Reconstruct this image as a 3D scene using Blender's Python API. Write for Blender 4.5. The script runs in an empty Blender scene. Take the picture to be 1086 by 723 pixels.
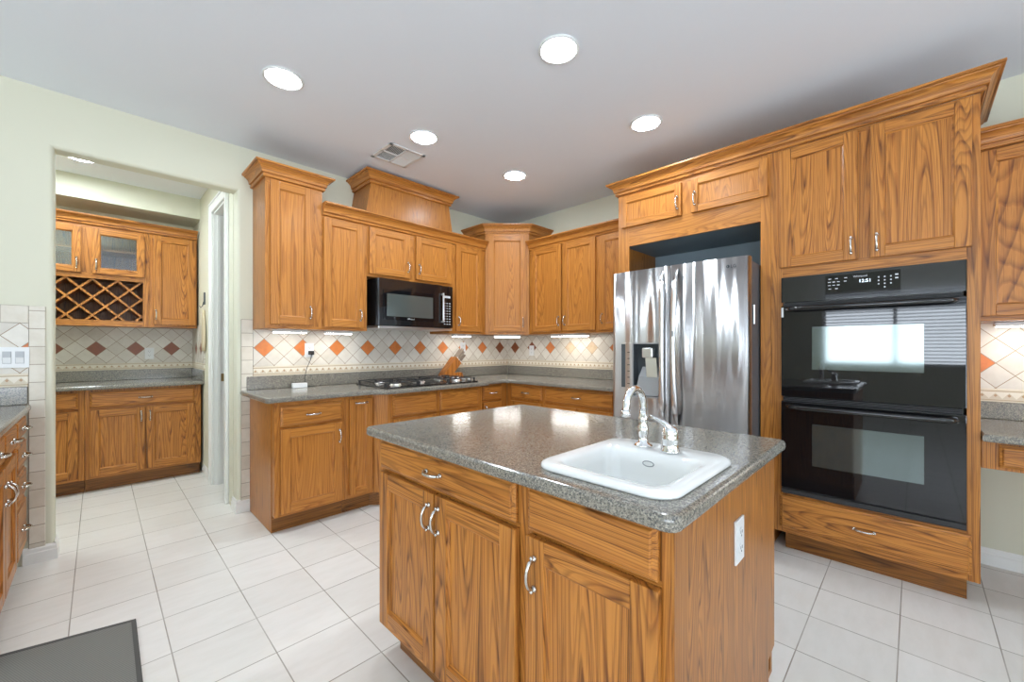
import bpy, bmesh, math, random
from mathutils import Vector, Matrix
random.seed(7)
sc = bpy.context.scene
C = sc.collection
PI = math.pi

# ------------------------------------------------------------------ camera, world, lights, exposure
YAW = math.atan2(427, 433)
cam_d = bpy.data.cameras.new('camera'); cam = bpy.data.objects.new('camera', cam_d); C.objects.link(cam)
cam.location = (-3.57, -3.60, 1.24)
cam.rotation_euler = (PI/2, 0, YAW - PI/2)
cam_d.sensor_width = 36; cam_d.lens = 433/1086*36; cam_d.shift_y = 6.5/1086
cam_d.clip_start = 0.05
sc.camera = cam
w = bpy.data.worlds.new('world'); sc.world = w; w.use_nodes = True
w.node_tree.nodes['Background'].inputs[0].default_value = (0.75, 0.85, 1, 1)
w.node_tree.nodes['Background'].inputs[1].default_value = 1.0
sc.view_settings.view_transform = 'Standard'; sc.view_settings.look = 'None'
sc.view_settings.exposure = 0.88; sc.view_settings.gamma = 1; sc.view_settings.use_curve_mapping = False
sc.cycles.use_denoising = True
sc.cycles.max_bounces = 8; sc.cycles.diffuse_bounces = 5; sc.cycles.glossy_bounces = 4
sc.cycles.caustics_reflective = False; sc.cycles.caustics_refractive = False
sc.cycles.sample_clamp_indirect = 6

def area(name, loc, rot, sx, sy, power, col=(1, 1, 1), spread=PI):
    l = bpy.data.lights.new(name, 'AREA'); l.shape = 'RECTANGLE'; l.size = sx; l.size_y = sy
    l.energy = power; l.color = col; l.spread = spread
    o = bpy.data.objects.new(name, l); C.objects.link(o); o.location = loc; o.rotation_euler = rot
    return o
# window daylight; every light but the first is added behind a made-up unseen window
XW, YW = -7.8, -7.2      # far side walls
DL = (0.86, 0.94, 1)      # cool tint shared by the window lights
UP, SPR = 0.5, 2.6  # upward tilt and spread chosen to brighten the ceiling
area('daylight_west', (XW-0.55, -3.35, 1.15), (0, -PI/2-UP, 0), 1.9, 2.3, 115, DL, SPR)
area('daylight_west', (XW-0.55, -5.75, .8), (0, -PI/2-UP, 0), 2.0, 1.8, 70, DL, SPR)  # added for the made-up second west window
area('added_daylight_south', (-5.4, YW-0.55, .8), (PI/2+UP, 0, 0), 2.8, 2.0, 115, DL, SPR)
area('added_daylight_south', (-1.9, YW-0.55, 1.1), (PI/2+UP, 0, 0), 2.4, 1.7, 70, DL, SPR)
LENS = 75      # ceiling lamp lens emission
UCL = 18       # under cabinet lamp emission

# ------------------------------------------------------------------ material helpers
class NT:
    def __init__(s, name):
        s.m = bpy.data.materials.new(name); s.m.use_nodes = True
        s.t = s.m.node_tree; s.b = s.t.nodes['Principled BSDF']
    def n(s, typ, **k):
        nd = s.t.nodes.new(typ)
        for a, v in k.items(): setattr(nd, a, v)
        return nd
    def l(s, a, b): s.t.links.new(a, b)
    def val(s, sock, v):
        if hasattr(v, 'node'): s.l(v, sock)
        else: sock.default_value = v
    def math(s, op, a, b=0.0, c=None):
        nd = s.n('ShaderNodeMath', operation=op)
        s.val(nd.inputs[0], a); s.val(nd.inputs[1], b)
        if c is not None: s.val(nd.inputs[2], c)
        return nd.outputs[0]
    def coord(s, rnd=False, scale=(1, 1, 1), kind='Object'):
        tc = s.n('ShaderNodeTexCoord').outputs[kind]
        if rnd:
            oi = s.n('ShaderNodeObjectInfo').outputs['Random']
            v = s.n('ShaderNodeVectorMath', operation='SCALE'); s.val(v.inputs[0], (17.3, 11.7, 23.1)); s.l(oi, v.inputs[3])
            ad = s.n('ShaderNodeVectorMath', operation='ADD'); s.l(tc, ad.inputs[0]); s.l(v.outputs[0], ad.inputs[1]); tc = ad.outputs[0]
        mp = s.n('ShaderNodeMapping'); s.l(tc, mp.inputs[0]); mp.inputs['Scale'].default_value = scale
        return mp.outputs[0]
    def sep(s, v):
        nd = s.n('ShaderNodeSeparateXYZ'); s.l(v, nd.inputs[0]); return nd.outputs
    def noise(s, v, scale, detail=2, rough=.5, dist=0):
        nd = s.n('ShaderNodeTexNoise'); s.l(v, nd.inputs['Vector']); nd.inputs['Scale'].default_value = scale
        nd.inputs['Detail'].default_value = detail; nd.inputs['Roughness'].default_value = rough
        nd.inputs['Distortion'].default_value = dist
        return nd.outputs['Fac']
    def ramp(s, f, stops, interp='LINEAR'):
        nd = s.n('ShaderNodeValToRGB'); nd.color_ramp.interpolation = interp; s.l(f, nd.inputs[0])
        e = nd.color_ramp.elements
        while len(e) < len(stops): e.new(.5)
        for q, (p, c) in zip(e, stops): q.position = p; q.color = (*c, 1) if len(c) == 3 else c
        return nd.outputs[0]
    def mix(s, f, a, b, mode='MIX'):
        nd = s.n('ShaderNodeMix', data_type='RGBA', blend_type=mode)
        s.val(nd.inputs[0], f)
        for i, v in ((6, a), (7, b)):
            if hasattr(v, 'node'): s.l(v, nd.inputs[i])
            else: nd.inputs[i].default_value = (*v, 1)
        return nd.outputs[2]
    def bump(s, h, strength=.3, dist=.001):
        nd = s.n('ShaderNodeBump'); s.l(h, nd.inputs['Height']); nd.inputs['Strength'].default_value = strength
        nd.inputs['Distance'].default_value = dist; s.l(nd.outputs[0], s.b.inputs['Normal'])
    def set(s, col=None, rough=None, metal=None, **k):
        if col is not None: s.val(s.b.inputs['Base Color'], col if hasattr(col, 'node') else (*col, 1))
        if rough is not None: s.val(s.b.inputs['Roughness'], rough)
        if metal is not None: s.b.inputs['Metallic'].default_value = metal
        for a, v in k.items(): s.val(s.b.inputs[a], v)
        return s
def srgb(r, g, b):
    f = lambda c: c/12.92 if c <= .04045 else ((c+.055)/1.055)**2.4
    return tuple(f(c/255) for c in (r, g, b))
def plain(name, col, rough=.5, metal=0, **k):
    t = NT(name); t.set(col, rough, metal); 
    c = t.coord()
    n = t.noise(c, 40, 3); t.bump(n, .04, .0006)
    for a, v in k.items(): t.b.inputs[a.replace('_', ' ')].default_value = v
    return t.m
def emis(name, col, st):
    t = NT(name); t.set(col, .4); t.b.inputs['Emission Color'].default_value = (*col, 1); t.b.inputs['Emission Strength'].default_value = st
    return t.m

def oak(name, axis, dark=1.0, rings=15.0, wide=4.2, tone=(1, 1, 1), faint=False):
    t = NT(name)
    s = [wide, wide, wide]; s[axis] = wide*0.06
    c = t.coord(True, tuple(s))
    n1 = t.noise(c, 1.0, 1.5, .4, .15)
    s4 = [60, 60, 60]; s4[axis] = 2.5
    wob = t.noise(t.coord(True, tuple(s4)), 1.0, 1, .5)
    s5 = [17, 17, 17]; s5[axis] = 0
    ac = t.sep(t.coord(False, tuple(s5))); across = t.math('ADD', t.math('ADD', ac[0], ac[1]), ac[2])
    ph = t.math('ADD', t.math('ADD', t.math('MULTIPLY', n1, rings), across), t.math('MULTIPLY', wob, .12))
    fr = t.math('FRACT', ph)
    s2 = [190, 190, 190]; s2[axis] = 5
    f2 = t.noise(t.coord(True, tuple(s2)), 1.0, 2, .6)
    s3 = [70, 70, 70]; s3[axis] = 1.6
    f3 = t.noise(t.coord(True, tuple(s3)), 1.0, 2, .5)
    A = [x*y for x, y in zip(srgb(192, 130, 64), tone)]
    B = [x*y for x, y in zip(srgb(174, 110, 50), tone)]
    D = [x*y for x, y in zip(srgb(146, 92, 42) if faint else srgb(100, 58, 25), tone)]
    fine_l = t.math('FRACT', t.math('ADD', t.math('MULTIPLY', n1, rings*2.7), t.math('MULTIPLY', wob, .2)))
    base = t.ramp(fr, [(0, A), (.45, A), (.72, B), (.90, D), (.94, D), (1, A)])
    base = t.mix(.45, base, t.ramp(fine_l, [(0, A), (.5, A), (.85, D), (1, B)]))
    streak = t.ramp(f3, [(.32, (.82, .78, .73)), (.60, (1.04, 1.03, 1.02))])
    col = t.mix(.5, base, streak, 'MULTIPLY')
    pore = t.ramp(f2, [(.36, (.58, .50, .42)), (.46, (1, 1, 1))])
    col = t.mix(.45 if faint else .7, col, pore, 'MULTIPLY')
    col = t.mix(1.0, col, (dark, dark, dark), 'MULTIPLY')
    t.set(col, t.math('ADD', t.math('MULTIPLY', f2, .12), .28))
    t.b.inputs['Specular IOR Level'].default_value = .35; t.b.inputs['Coat Weight'].default_value = .08; t.b.inputs['Coat Roughness'].default_value = .2
    t.bump(f2, .08, .0006)
    return t.m
TONE = (1.0, .95, .80)
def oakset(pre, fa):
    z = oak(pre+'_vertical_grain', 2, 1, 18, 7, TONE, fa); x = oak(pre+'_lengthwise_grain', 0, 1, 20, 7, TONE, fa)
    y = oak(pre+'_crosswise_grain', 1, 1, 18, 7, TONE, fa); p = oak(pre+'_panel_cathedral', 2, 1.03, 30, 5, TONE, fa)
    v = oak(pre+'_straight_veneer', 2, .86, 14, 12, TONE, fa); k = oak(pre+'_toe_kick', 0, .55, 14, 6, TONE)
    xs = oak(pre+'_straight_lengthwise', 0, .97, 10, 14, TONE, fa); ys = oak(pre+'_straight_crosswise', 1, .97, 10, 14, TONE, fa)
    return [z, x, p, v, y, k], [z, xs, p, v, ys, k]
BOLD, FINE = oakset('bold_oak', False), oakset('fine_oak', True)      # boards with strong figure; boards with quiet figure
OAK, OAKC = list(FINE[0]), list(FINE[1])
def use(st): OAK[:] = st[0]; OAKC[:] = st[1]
# slot order used by every oak mesh
Z_, X_, P_, S_, Y_, T_ = range(6)

def countertop():
    t = NT('speckled_solid_surface')
    c = t.coord()
    v = t.n('ShaderNodeTexVoronoi'); t.l(c, v.inputs['Vector']); v.inputs['Scale'].default_value = 280
    sp = t.sep(v.outputs['Color'])[0]
    v2 = t.n('ShaderNodeTexVoronoi'); t.l(c, v2.inputs['Vector']); v2.inputs['Scale'].default_value = 500
    sp2 = t.sep(v2.outputs['Color'])[1]
    a = t.ramp(sp, [(0, srgb(58, 62, 66)), (.2, srgb(104, 101, 94)), (.5, srgb(142, 136, 122)), (.8, srgb(170, 163, 148)), (1, srgb(216, 210, 196))], 'CONSTANT')
    b = t.ramp(sp2, [(0, srgb(84, 84, 82)), (.5, srgb(138, 133, 122)), (1, srgb(156, 150, 139))])
    t.set(t.mix(.45, a, b), .15); t.b.inputs['Specular IOR Level'].default_value = .6
    return t.m
CT = countertop()
def floor_tile():
    t = NT('cream_floor_tiles'); c = t.coord(); x, y, z = t.sep(c)
    P = .2995
    u = t.math('DIVIDE', t.math('SUBTRACT', x, -.664), P); v = t.math('DIVIDE', t.math('SUBTRACT', y, -1.456), P)
    fu = t.math('ABSOLUTE', t.math('SUBTRACT', t.math('FRACT', t.math('ADD', u, .5)), .5))
    fv = t.math('ABSOLUTE', t.math('SUBTRACT', t.math('FRACT', t.math('ADD', v, .5)), .5))
    d = t.math('MINIMUM', fu, fv)
    g = t.math('LESS_THAN', d, .0075)
    cb = t.n('ShaderNodeCombineXYZ'); t.l(t.math('FLOOR', u), cb.inputs[0]); t.l(t.math('FLOOR', v), cb.inputs[1])
    wn = t.n('ShaderNodeTexWhiteNoise'); t.l(cb.outputs[0], wn.inputs['Vector'])
    tint = t.ramp(wn.outputs['Value'], [(0, srgb(226, 222, 215)), (1, srgb(234, 230, 224))])
    cl = t.noise(t.coord(False, (3, 9, 1)), 2.2, 4, .6)
    tint = t.mix(.8, tint, t.ramp(cl, [(.3, (.93, .925, .91)), (.6, (1, 1, 1))]), 'MULTIPLY')
    gn = t.noise(t.coord(False, (1, 1, 1)), 2.5, 3)
    gc = t.ramp(gn, [(.35, srgb(140, 130, 116)), (.65, srgb(188, 182, 172))])
    t.set(t.mix(g, tint, gc), t.math('ADD', t.math('MULTIPLY', g, .4), .30))
    h = t.math('SMOOTH_MIN', d, .02, .01)
    t.bump(h, .5, .02)
    return t.m
def diamond(name, axis, u0, z0, D=.1405, seq=None):
    t = NT(name); c = t.coord(); s = t.sep(c)
    U = t.math('SUBTRACT', s[axis], u0); V = t.math('SUBTRACT', s[2], z0)
    a = t.math('DIVIDE', t.math('ADD', U, V), D); b = t.math('DIVIDE', t.math('SUBTRACT', U, V), D)
    ia = t.math('ROUND', a); ib = t.math('ROUND', b)
    fa = t.math('ABSOLUTE', t.math('SUBTRACT', a, ia)); fb = t.math('ABSOLUTE', t.math('SUBTRACT', b, ib))
    e = t.math('MAXIMUM', fa, fb)
    g = t.math('GREATER_THAN', e, .482)
    same = t.math('COMPARE', ia, ib, .1)
    ev = t.math('COMPARE', t.math('PINGPONG', ia, 1.0), 0.0, .1)
    ins = t.math('MULTIPLY', same, ev)
    cb = t.n('ShaderNodeCombineXYZ'); t.l(ia, cb.inputs[0]); t.l(ib, cb.inputs[1])
    wn = t.n('ShaderNodeTexWhiteNoise'); t.l(cb.outputs[0], wn.inputs['Vector']); r = wn.outputs['Value']
    cream = t.ramp(r, [(0, srgb(204, 197, 184)), (.5, srgb(214, 208, 197)), (1, srgb(222, 217, 206))])
    mott = t.noise(t.coord(False, (1, 1, 1)), 22, 3, .6)
    cream = t.mix(.7, cream, t.ramp(mott, [(.3, (.9, .89, .87)), (.6, (1, 1, 1))]), 'MULTIPLY')
    OR, BR, BE = srgb(208, 122, 60), srgb(132, 72, 38), srgb(208, 184, 152)
    if seq is None: rust = t.ramp(r, [(0, srgb(198, 108, 52)), (1, OR)])
    elif seq == 'brown': rust = t.ramp(r, [(0, BR), (1, srgb(142, 80, 44))])
    else: rust = t.ramp(t.math('DIVIDE', t.math('ABSOLUTE', ia), 16.0), [(p, {'o': OR, 'b': BR, 'c': BE}[q]) for p, q in seq], 'CONSTANT')
    rust = t.mix(.6, rust, t.ramp(mott, [(.3, (.75, .7, .66)), (.6, (1, 1, 1))]), 'MULTIPLY')
    col = t.mix(ins, cream, rust)
    col = t.mix(g, col, srgb(152, 128, 102))
    t.set(col, .38)
    h = t.math('SMOOTH_MIN', t.math('SUBTRACT', .5, e), .05, .03)
    t.bump(h, .5, .012)
    return t.m
def stackt(name, axis, u0, pu, z0, pz):
    t = NT(name); c = t.coord(); s = t.sep(c)
    u = t.math('DIVIDE', t.math('SUBTRACT', s[axis], u0), pu); v = t.math('DIVIDE', t.math('SUBTRACT', s[2], z0), pz)
    fu = t.math('ABSOLUTE', t.math('SUBTRACT', t.math('FRACT', t.math('ADD', u, .5)), .5))
    fv = t.math('ABSOLUTE', t.math('SUBTRACT', t.math('FRACT', t.math('ADD', v, .5)), .5))
    d = t.math('MINIMUM', t.math('MULTIPLY', fu, pu/pz), fv)
    g = t.math('LESS_THAN', d, .022)
    mott = t.noise(c, 16, 3, .6)
    cb = t.n('ShaderNodeCombineXYZ'); t.l(t.math('FLOOR', u), cb.inputs[0]); t.l(t.math('FLOOR', v), cb.inputs[1])
    wn = t.n('ShaderNodeTexWhiteNoise'); t.l(cb.outputs[0], wn.inputs['Vector'])
    cream = t.ramp(wn.outputs['Value'], [(0, srgb(206, 197, 181)), (1, srgb(222, 216, 203))])
    cream = t.mix(.7, cream, t.ramp(mott, [(.3, (.88, .86, .82)), (.6, (1, 1, 1))]), 'MULTIPLY')
    t.set(t.mix(g, cream, srgb(160, 148, 130)), .42)
    t.bump(t.math('SMOOTH_MIN', d, .06, .03), .5, .012)
    return t.m
def border(name, axis, u0, zb, H=.075):
    # relief strip: a zigzag of raised triangles with small brown diamonds between
    t = NT(name); c = t.coord(); s = t.sep(c)
    u = t.math('DIVIDE', t.math('SUBTRACT', s[axis], u0), .05); v = t.math('DIVIDE', t.math('SUBTRACT', s[2], zb), H)
    tri = t.math('PINGPONG', u, .5)                      # 0..0.5
    zz = t.math('ADD', t.math('MULTIPLY', tri, .9), .26)
    up = t.math('GREATER_THAN', v, zz)
    band = t.math('LESS_THAN', t.math('ABSOLUTE', t.math('SUBTRACT', v, .49)), .27)
    dd = t.math('ADD', t.math('ABSOLUTE', t.math('SUBTRACT', t.math('FRACT', u), .5)), t.math('MULTIPLY', t.math('ABSOLUTE', t.math('SUBTRACT', v, .5)), 1.3))
    dm = t.math('MULTIPLY', t.math('LESS_THAN', dd, .15), 1.0)
    ln = t.math('LESS_THAN', t.math('ABSOLUTE', t.math('SUBTRACT', t.math('ABSOLUTE', t.math('SUBTRACT', v, .49)), .33)), .035)
    col = t.mix(t.math('MULTIPLY', up, band), srgb(206, 194, 172), srgb(226, 218, 202))
    col = t.mix(t.math('SUBTRACT', 1.0, band), col, srgb(214, 203, 182))
    col = t.mix(dm, col, srgb(176, 140, 104)); col = t.mix(ln, col, srgb(178, 158, 128))
    t.set(col, .45); t.bump(t.math('MULTIPLY', up, band), .5, .004)
    return t.m
def paint(name, col, tex=120, st=.12):
    t = NT(name); c = t.coord(); n = t.noise(c, tex, 3, .6); t.set(col, .7); t.bump(n, st, .002); return t.m
def steel(name='brushed_stainless_steel', base=.55):
    t = NT(name)
    wv = t.noise(t.coord(False, (8, 8, .07)), 1.0, .8, .4, 0)
    fine = t.noise(t.coord(False, (6, 6, 900)), 1.0, 2)
    t.set((base, base, base*1.01), .30, 1.0)
    t.b.inputs['Anisotropic'].default_value = .95; t.b.inputs['Anisotropic Rotation'].default_value = ANROT
    tn = t.n('ShaderNodeTangent', direction_type='RADIAL', axis='Z'); t.l(tn.outputs[0], t.b.inputs['Tangent'])
    b1 = t.n('ShaderNodeBump'); t.l(wv, b1.inputs['Height']); b1.inputs['Strength'].default_value = 1.0; b1.inputs['Distance'].default_value = .05
    t.l(b1.outputs[0], t.b.inputs['Normal'])
    return t.m
ANROT = .25
M = {}
M['wall'] = paint('sage_wall_paint', srgb(212, 210, 190)); M['ceil'] = paint('ceiling_paint', srgb(228, 232, 238), 90, .25)
M['trim'] = plain('white_trim_paint', srgb(232, 232, 228), .35); M['floor'] = floor_tile()
M['alcove'] = paint('grey_blue_alcove_paint', srgb(208, 212, 196))
M['melamine'] = plain('shade_tinted_laminate', srgb(138, 154, 162), .6); M['dark'] = plain('dark_void', (.012, .012, .013), .7)  # melamine: white laminate painted the grey-blue of its alcove shade
M['steel'] = steel(); M['fridge_side'] = plain('fridge_side_grey', srgb(84, 87, 92), .5)
M['chrome'] = plain('chrome', (.86, .87, .88), .06, 1.0); M['nickel'] = plain('satin_nickel', (.62, .60, .56), .24, 1.0)
M['black'] = plain('black_gloss_enamel', (.008, .008, .009), .12); M['black'].node_tree.nodes['Principled BSDF'].inputs['Coat Weight'].default_value = .5
M['blackglass'] = NT('black_oven_glass').set((.006, .006, .007), .03).m
M['blackglass'].node_tree.nodes['Principled BSDF'].inputs['Specular IOR Level'].default_value = .5
tg = NT('oven_window_glass'); tg.set((.13, .155, .15), .06, .75); M['ovenglass'] = tg.m
tg = NT('microwave_window_glass'); tg.set((.16, .19, .18), .12, .6); M['mwglass'] = tg.m
M['blackmat'] = plain('black_matte_iron', (.02, .02, .021), .5)
M['grey'] = plain('grey_plastic', srgb(150, 152, 153), .4); M['dgrey'] = plain('dark_grey_plastic', srgb(70, 76, 80), .35)
M['white'] = plain('white_plastic', srgb(222, 223, 222), .3); M['rocker'] = plain('rocker_edge', srgb(176, 178, 180), .4); M['ceramic'] = plain('white_ceramic', srgb(238, 239, 236), .08)
M['alum'] = plain('brushed_aluminium', (.75, .75, .74), .3, 1.0)
M['ink'] = emis('display_digits', (.75, .9, 1), 1.0); M['print'] = plain('printed_white_marks', srgb(205, 208, 210), .5)
M['lens'] = emis('lamp_lens', (.82, .92, 1), LENS); M['ucl'] = emis('under_cabinet_lens', (1, .97, .92), UCL)
M['satin'] = plain('satin_steel_bar', (.74, .745, .75), .33, 1.0); M['slat'] = plain('vent_white_metal', srgb(222, 222, 220), .4)
tg = NT('rug_weave'); c = tg.coord(); x, y, z = tg.sep(c)
wv = tg.math('MULTIPLY', tg.math('SINE', tg.math('MULTIPLY', tg.math('ADD', x, y), 700)), tg.math('SINE', tg.math('MULTIPLY', tg.math('SUBTRACT', x, y), 300)))
tg.set(tg.ramp(tg.math('ADD', tg.math('MULTIPLY', wv, .5), .5), [(0, srgb(98, 97, 91)), (1, srgb(134, 132, 124))]), .9); M['rug'] = tg.m
M['rugedge'] = plain('rug_binding', srgb(84, 82, 78), .9)
def clearglass(name, tint, fac, rough):
    t = NT(name); tr = t.n('ShaderNodeBsdfTransparent'); tr.inputs[0].default_value = (*tint, 1)
    gl = t.n('ShaderNodeBsdfGlossy'); gl.inputs['Roughness'].default_value = rough
    mx = t.n('ShaderNodeMixShader'); mx.inputs[0].default_value = fac
    t.l(tr.outputs[0], mx.inputs[1]); t.l(gl.outputs[0], mx.inputs[2]); t.l(mx.outputs[0], t.t.nodes['Material Output'].inputs[0]); return t.m
M['glass'] = clearglass('cabinet_door_glass', (.80, .84, .86), .14, .12); M['winglass'] = clearglass('window_glass', (.97, .98, 1), .05, .02)
M['knifewood'] = oak('knife_block_wood', 2, 1.0, 5, tone=(1.0, .86, .64)); M['knifehandle'] = plain('knife_handle', srgb(126, 112, 96), .4)
M['blind'] = plain('blind_slat', srgb(225, 226, 228), .5)
M['mitt'] = plain('beige_cloth', srgb(205, 190, 160), .9); M['brass'] = plain('aged_brass', (.45, .33, .16), .3, 1.0)

# ------------------------------------------------------------------ mesh helpers
class MB:
    """collects shapes; build() links them as ONE mesh object"""
    def __init__(s): s.bm = bmesh.new()
    def poly(s, pts, mi=0, smooth=False):
        f = s.bm.faces.new([s.bm.verts.new(p) for p in pts]); f.material_index = mi; f.smooth = smooth; return s
    def box(s, x0, x1, y0, y1, z0, z1, mi=0, bev=0, seg=1):
        t = bmesh.new(); bmesh.ops.create_cube(t, size=1)
        for v in t.verts: v.co = Vector(((x0+x1)/2+v.co.x*(x1-x0), (y0+y1)/2+v.co.y*(y1-y0), (z0+z1)/2+v.co.z*(z1-z0)))
        if bev: bmesh.ops.bevel(t, geom=t.edges[:], offset=bev, segments=seg, profile=.6, affect='EDGES')
        return s.merge(t, mi)
    def merge(s, t, mi=None, mat=None, smooth=False):
        if mat: bmesh.ops.transform(t, matrix=mat, verts=t.verts)
        for f in t.faces:
            if mi is not None: f.material_index = mi
            if smooth: f.smooth = True
        me = bpy.data.meshes.new('tmp'); t.to_mesh(me); t.free(); s.bm.from_mesh(me); bpy.data.meshes.remove(me); return s
    def loft(s, loops, mi=0, closed=True, caps=True, smooth=True):
        L = [[s.bm.verts.new(p) for p in lp] for lp in loops]; n = len(L[0])
        for a, b in zip(L, L[1:]):
            for i in range(n if closed else n-1):
                j = (i+1) % n
                try: f = s.bm.faces.new((a[i], a[j], b[j], b[i])); f.material_index = mi; f.smooth = smooth
                except ValueError: pass
        if caps and closed:
            for lp in (L[0][::-1], L[-1]):
                f = s.bm.faces.new(lp); f.material_index = mi
        return s
    def tube(s, pts, r, mi=0, n=10, flat=None):
        pts = [Vector(p) for p in pts]; rs = r if isinstance(r, (list, tuple)) else [r]*len(pts)
        loops = []; prev = None
        for i, p in enumerate(pts):
            d = (pts[min(i+1, len(pts)-1)] - pts[max(i-1, 0)]).normalized()
            if prev is None: a = d.orthogonal().normalized() if abs(d.z) > .9 else d.cross(Vector((0, 0, 1))).normalized()
            else: a = (prev - d*prev.dot(d)).normalized()
            prev = a; b = d.cross(a)
            fx = flat if flat else (1, 1)
            loops.append([p + (a*math.cos(2*PI*k/n)*fx[0] + b*math.sin(2*PI*k/n)*fx[1])*rs[i] for k in range(n)])
        return s.loft(loops, mi)
    def lathe(s, prof, cx=0, cy=0, mi=0, n=24, caps=True):
        return s.loft([[(cx+r*math.cos(2*PI*k/n), cy+r*math.sin(2*PI*k/n), z) for k in range(n)] for r, z in prof], mi, caps=caps)
    def ball(s, p, r, mi=0, sub=2, sc_=(1, 1, 1)):
        t = bmesh.new(); bmesh.ops.create_icosphere(t, subdivisions=sub, radius=r)
        return s.merge(t, mi, Matrix.Translation(p) @ Matrix.Diagonal((*sc_, 1)), True)
    def build(s, name, mats, parent=None, loc=None):
        bmesh.ops.recalc_face_normals(s.bm, faces=s.bm.faces[:])
        me = bpy.data.meshes.new(name); s.bm.to_mesh(me); s.bm.free()
        for m in (mats if isinstance(mats, list) else [mats]): me.materials.append(m)
        o = bpy.data.objects.new(name, me); C.objects.link(o)
        if parent: o.parent = parent
        if loc: o.location = loc
        return o
def tag(o, label=None, cat=None, group=None, kind=None):
    if label: o['label'] = label
    if cat: o['category'] = cat
    if group: o['group'] = group
    if kind: o['kind'] = kind
    return o
def thing(name, label, cat, loc=(0, 0, 0), rz=0, group=None):
    o = bpy.data.objects.new(name, None); C.objects.link(o); o.location = loc; o.rotation_euler = (0, 0, rz)
    o.empty_display_size = .1
    return tag(o, label, cat, group)
def struct(name, mb, mats, parent=None):
    o = mb.build(name, mats, parent)
    if not parent: o['kind'] = 'structure'
    return o
def dup(root, loc, label=None, group=None):
    r = root.copy(); C.objects.link(r); r.location = loc
    if label: r['label'] = label
    if group: r['group'] = group
    for ch in list(root.children):
        c = ch.copy(); C.objects.link(c); c.parent = r
        for g in ch.children:
            d = g.copy(); C.objects.link(d); d.parent = c
    return r
def rrect(x0, x1, y0, y1, r, z, n=5):
    pts = []
    for cx, cy, a0 in ((x1-r, y1-r, 0), (x0+r, y1-r, PI/2), (x0+r, y0+r, PI), (x1-r, y0+r, 1.5*PI)):
        for k in range(n+1):
            a = a0+PI/2*k/n; pts.append((cx+r*math.cos(a), cy+r*math.sin(a), z))
    return pts
BACK, RIGHT, LEFTW = 0, -PI/2, PI/2      # rotations: front faces -y, -x, +x

# ------------------------------------------------------------------ room shell
H = 2.743
struct('floor', MB().box(XW, .1, YW, 2.15, -.05, 0), M['floor'])
struct('ceiling', MB().box(XW, .1, YW, 2.15, H, H+.08), M['ceil'])
WT = .13
wb = MB()
AX0, AX1, AZ = -3.75, -2.84, 2.41      # archway to the pantry, its edges rounded like bullnose drywall
lp = [(XW, 0), (AX0, 0), (AX0, AZ), (AX1, AZ), (AX1, 0), (.1, 0), (.1, H), (XW, H)]
vs = [wb.bm.verts.new((p[0], 0, p[1])) for p in lp]; f = wb.bm.faces.new(vs)
ex = bmesh.ops.extrude_face_region(wb.bm, geom=[f])
for v in ex['geom']:
    if isinstance(v, bmesh.types.BMVert): v.co.y = WT
bmesh.ops.recalc_face_normals(wb.bm, faces=wb.bm.faces[:])
def onarch(v): return (abs(v.co.x-AX0) < 1e-4 or abs(v.co.x-AX1) < 1e-4) and v.co.z < AZ+1e-4
es = [e for e in wb.bm.edges if all(onarch(v) for v in e.verts) and abs(e.verts[0].co.y-e.verts[1].co.y) < 1e-5 and not (e.verts[0].co.z < 1e-4 and e.verts[1].co.z < 1e-4)]
bmesh.ops.bevel(wb.bm, geom=es, offset=.022, segments=5, profile=.5, affect='EDGES')
bmesh.ops.triangulate(wb.bm, faces=[f for f in wb.bm.faces if len(f.verts) > 4])
wall_back = struct('wall_back', wb, M['wall'])
wall_right = struct('wall_right', MB().box(0, .12, YW, WT, 0, H), M['wall'])
def window_wall(name, axis, pos, thick, a0, a1, holes):
    mb = MB(); xs = sorted(set([a0, a1]+[h[0] for h in holes]+[h[1] for h in holes]))
    for p, q in zip(xs, xs[1:]):
        hs = [h for h in holes if h[0] <= p and h[1] >= q]
        zs = [(0, H)] if not hs else [(0, hs[0][2]), (hs[0][3], H)]
        for z0, z1 in zs:
            if z1 - z0 < .01: continue
            if axis == 'x': mb.box(pos-thick, pos, p, q, z0, z1)
            else: mb.box(p, q, pos-thick, pos, z0, z1)
    return struct(name, mb, M['wall'])
WH = [(-4.4, -2.3, .9, 2.3), (-6.55, -4.95, .25, 2.35)]  # first placed from the oven reflection; second made up to supply daylight
SH = [(-6.7, -4.1, .08, 2.3), (-3.0, -.8, .75, 2.25)]  # unseen windows made up behind the camera to supply daylight
window_wall('wall_left', 'x', XW, .12, YW, .1, WH)
window_wall('wall_front', 'y', YW, .12, XW, 0, SH)
wn = 0
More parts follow.
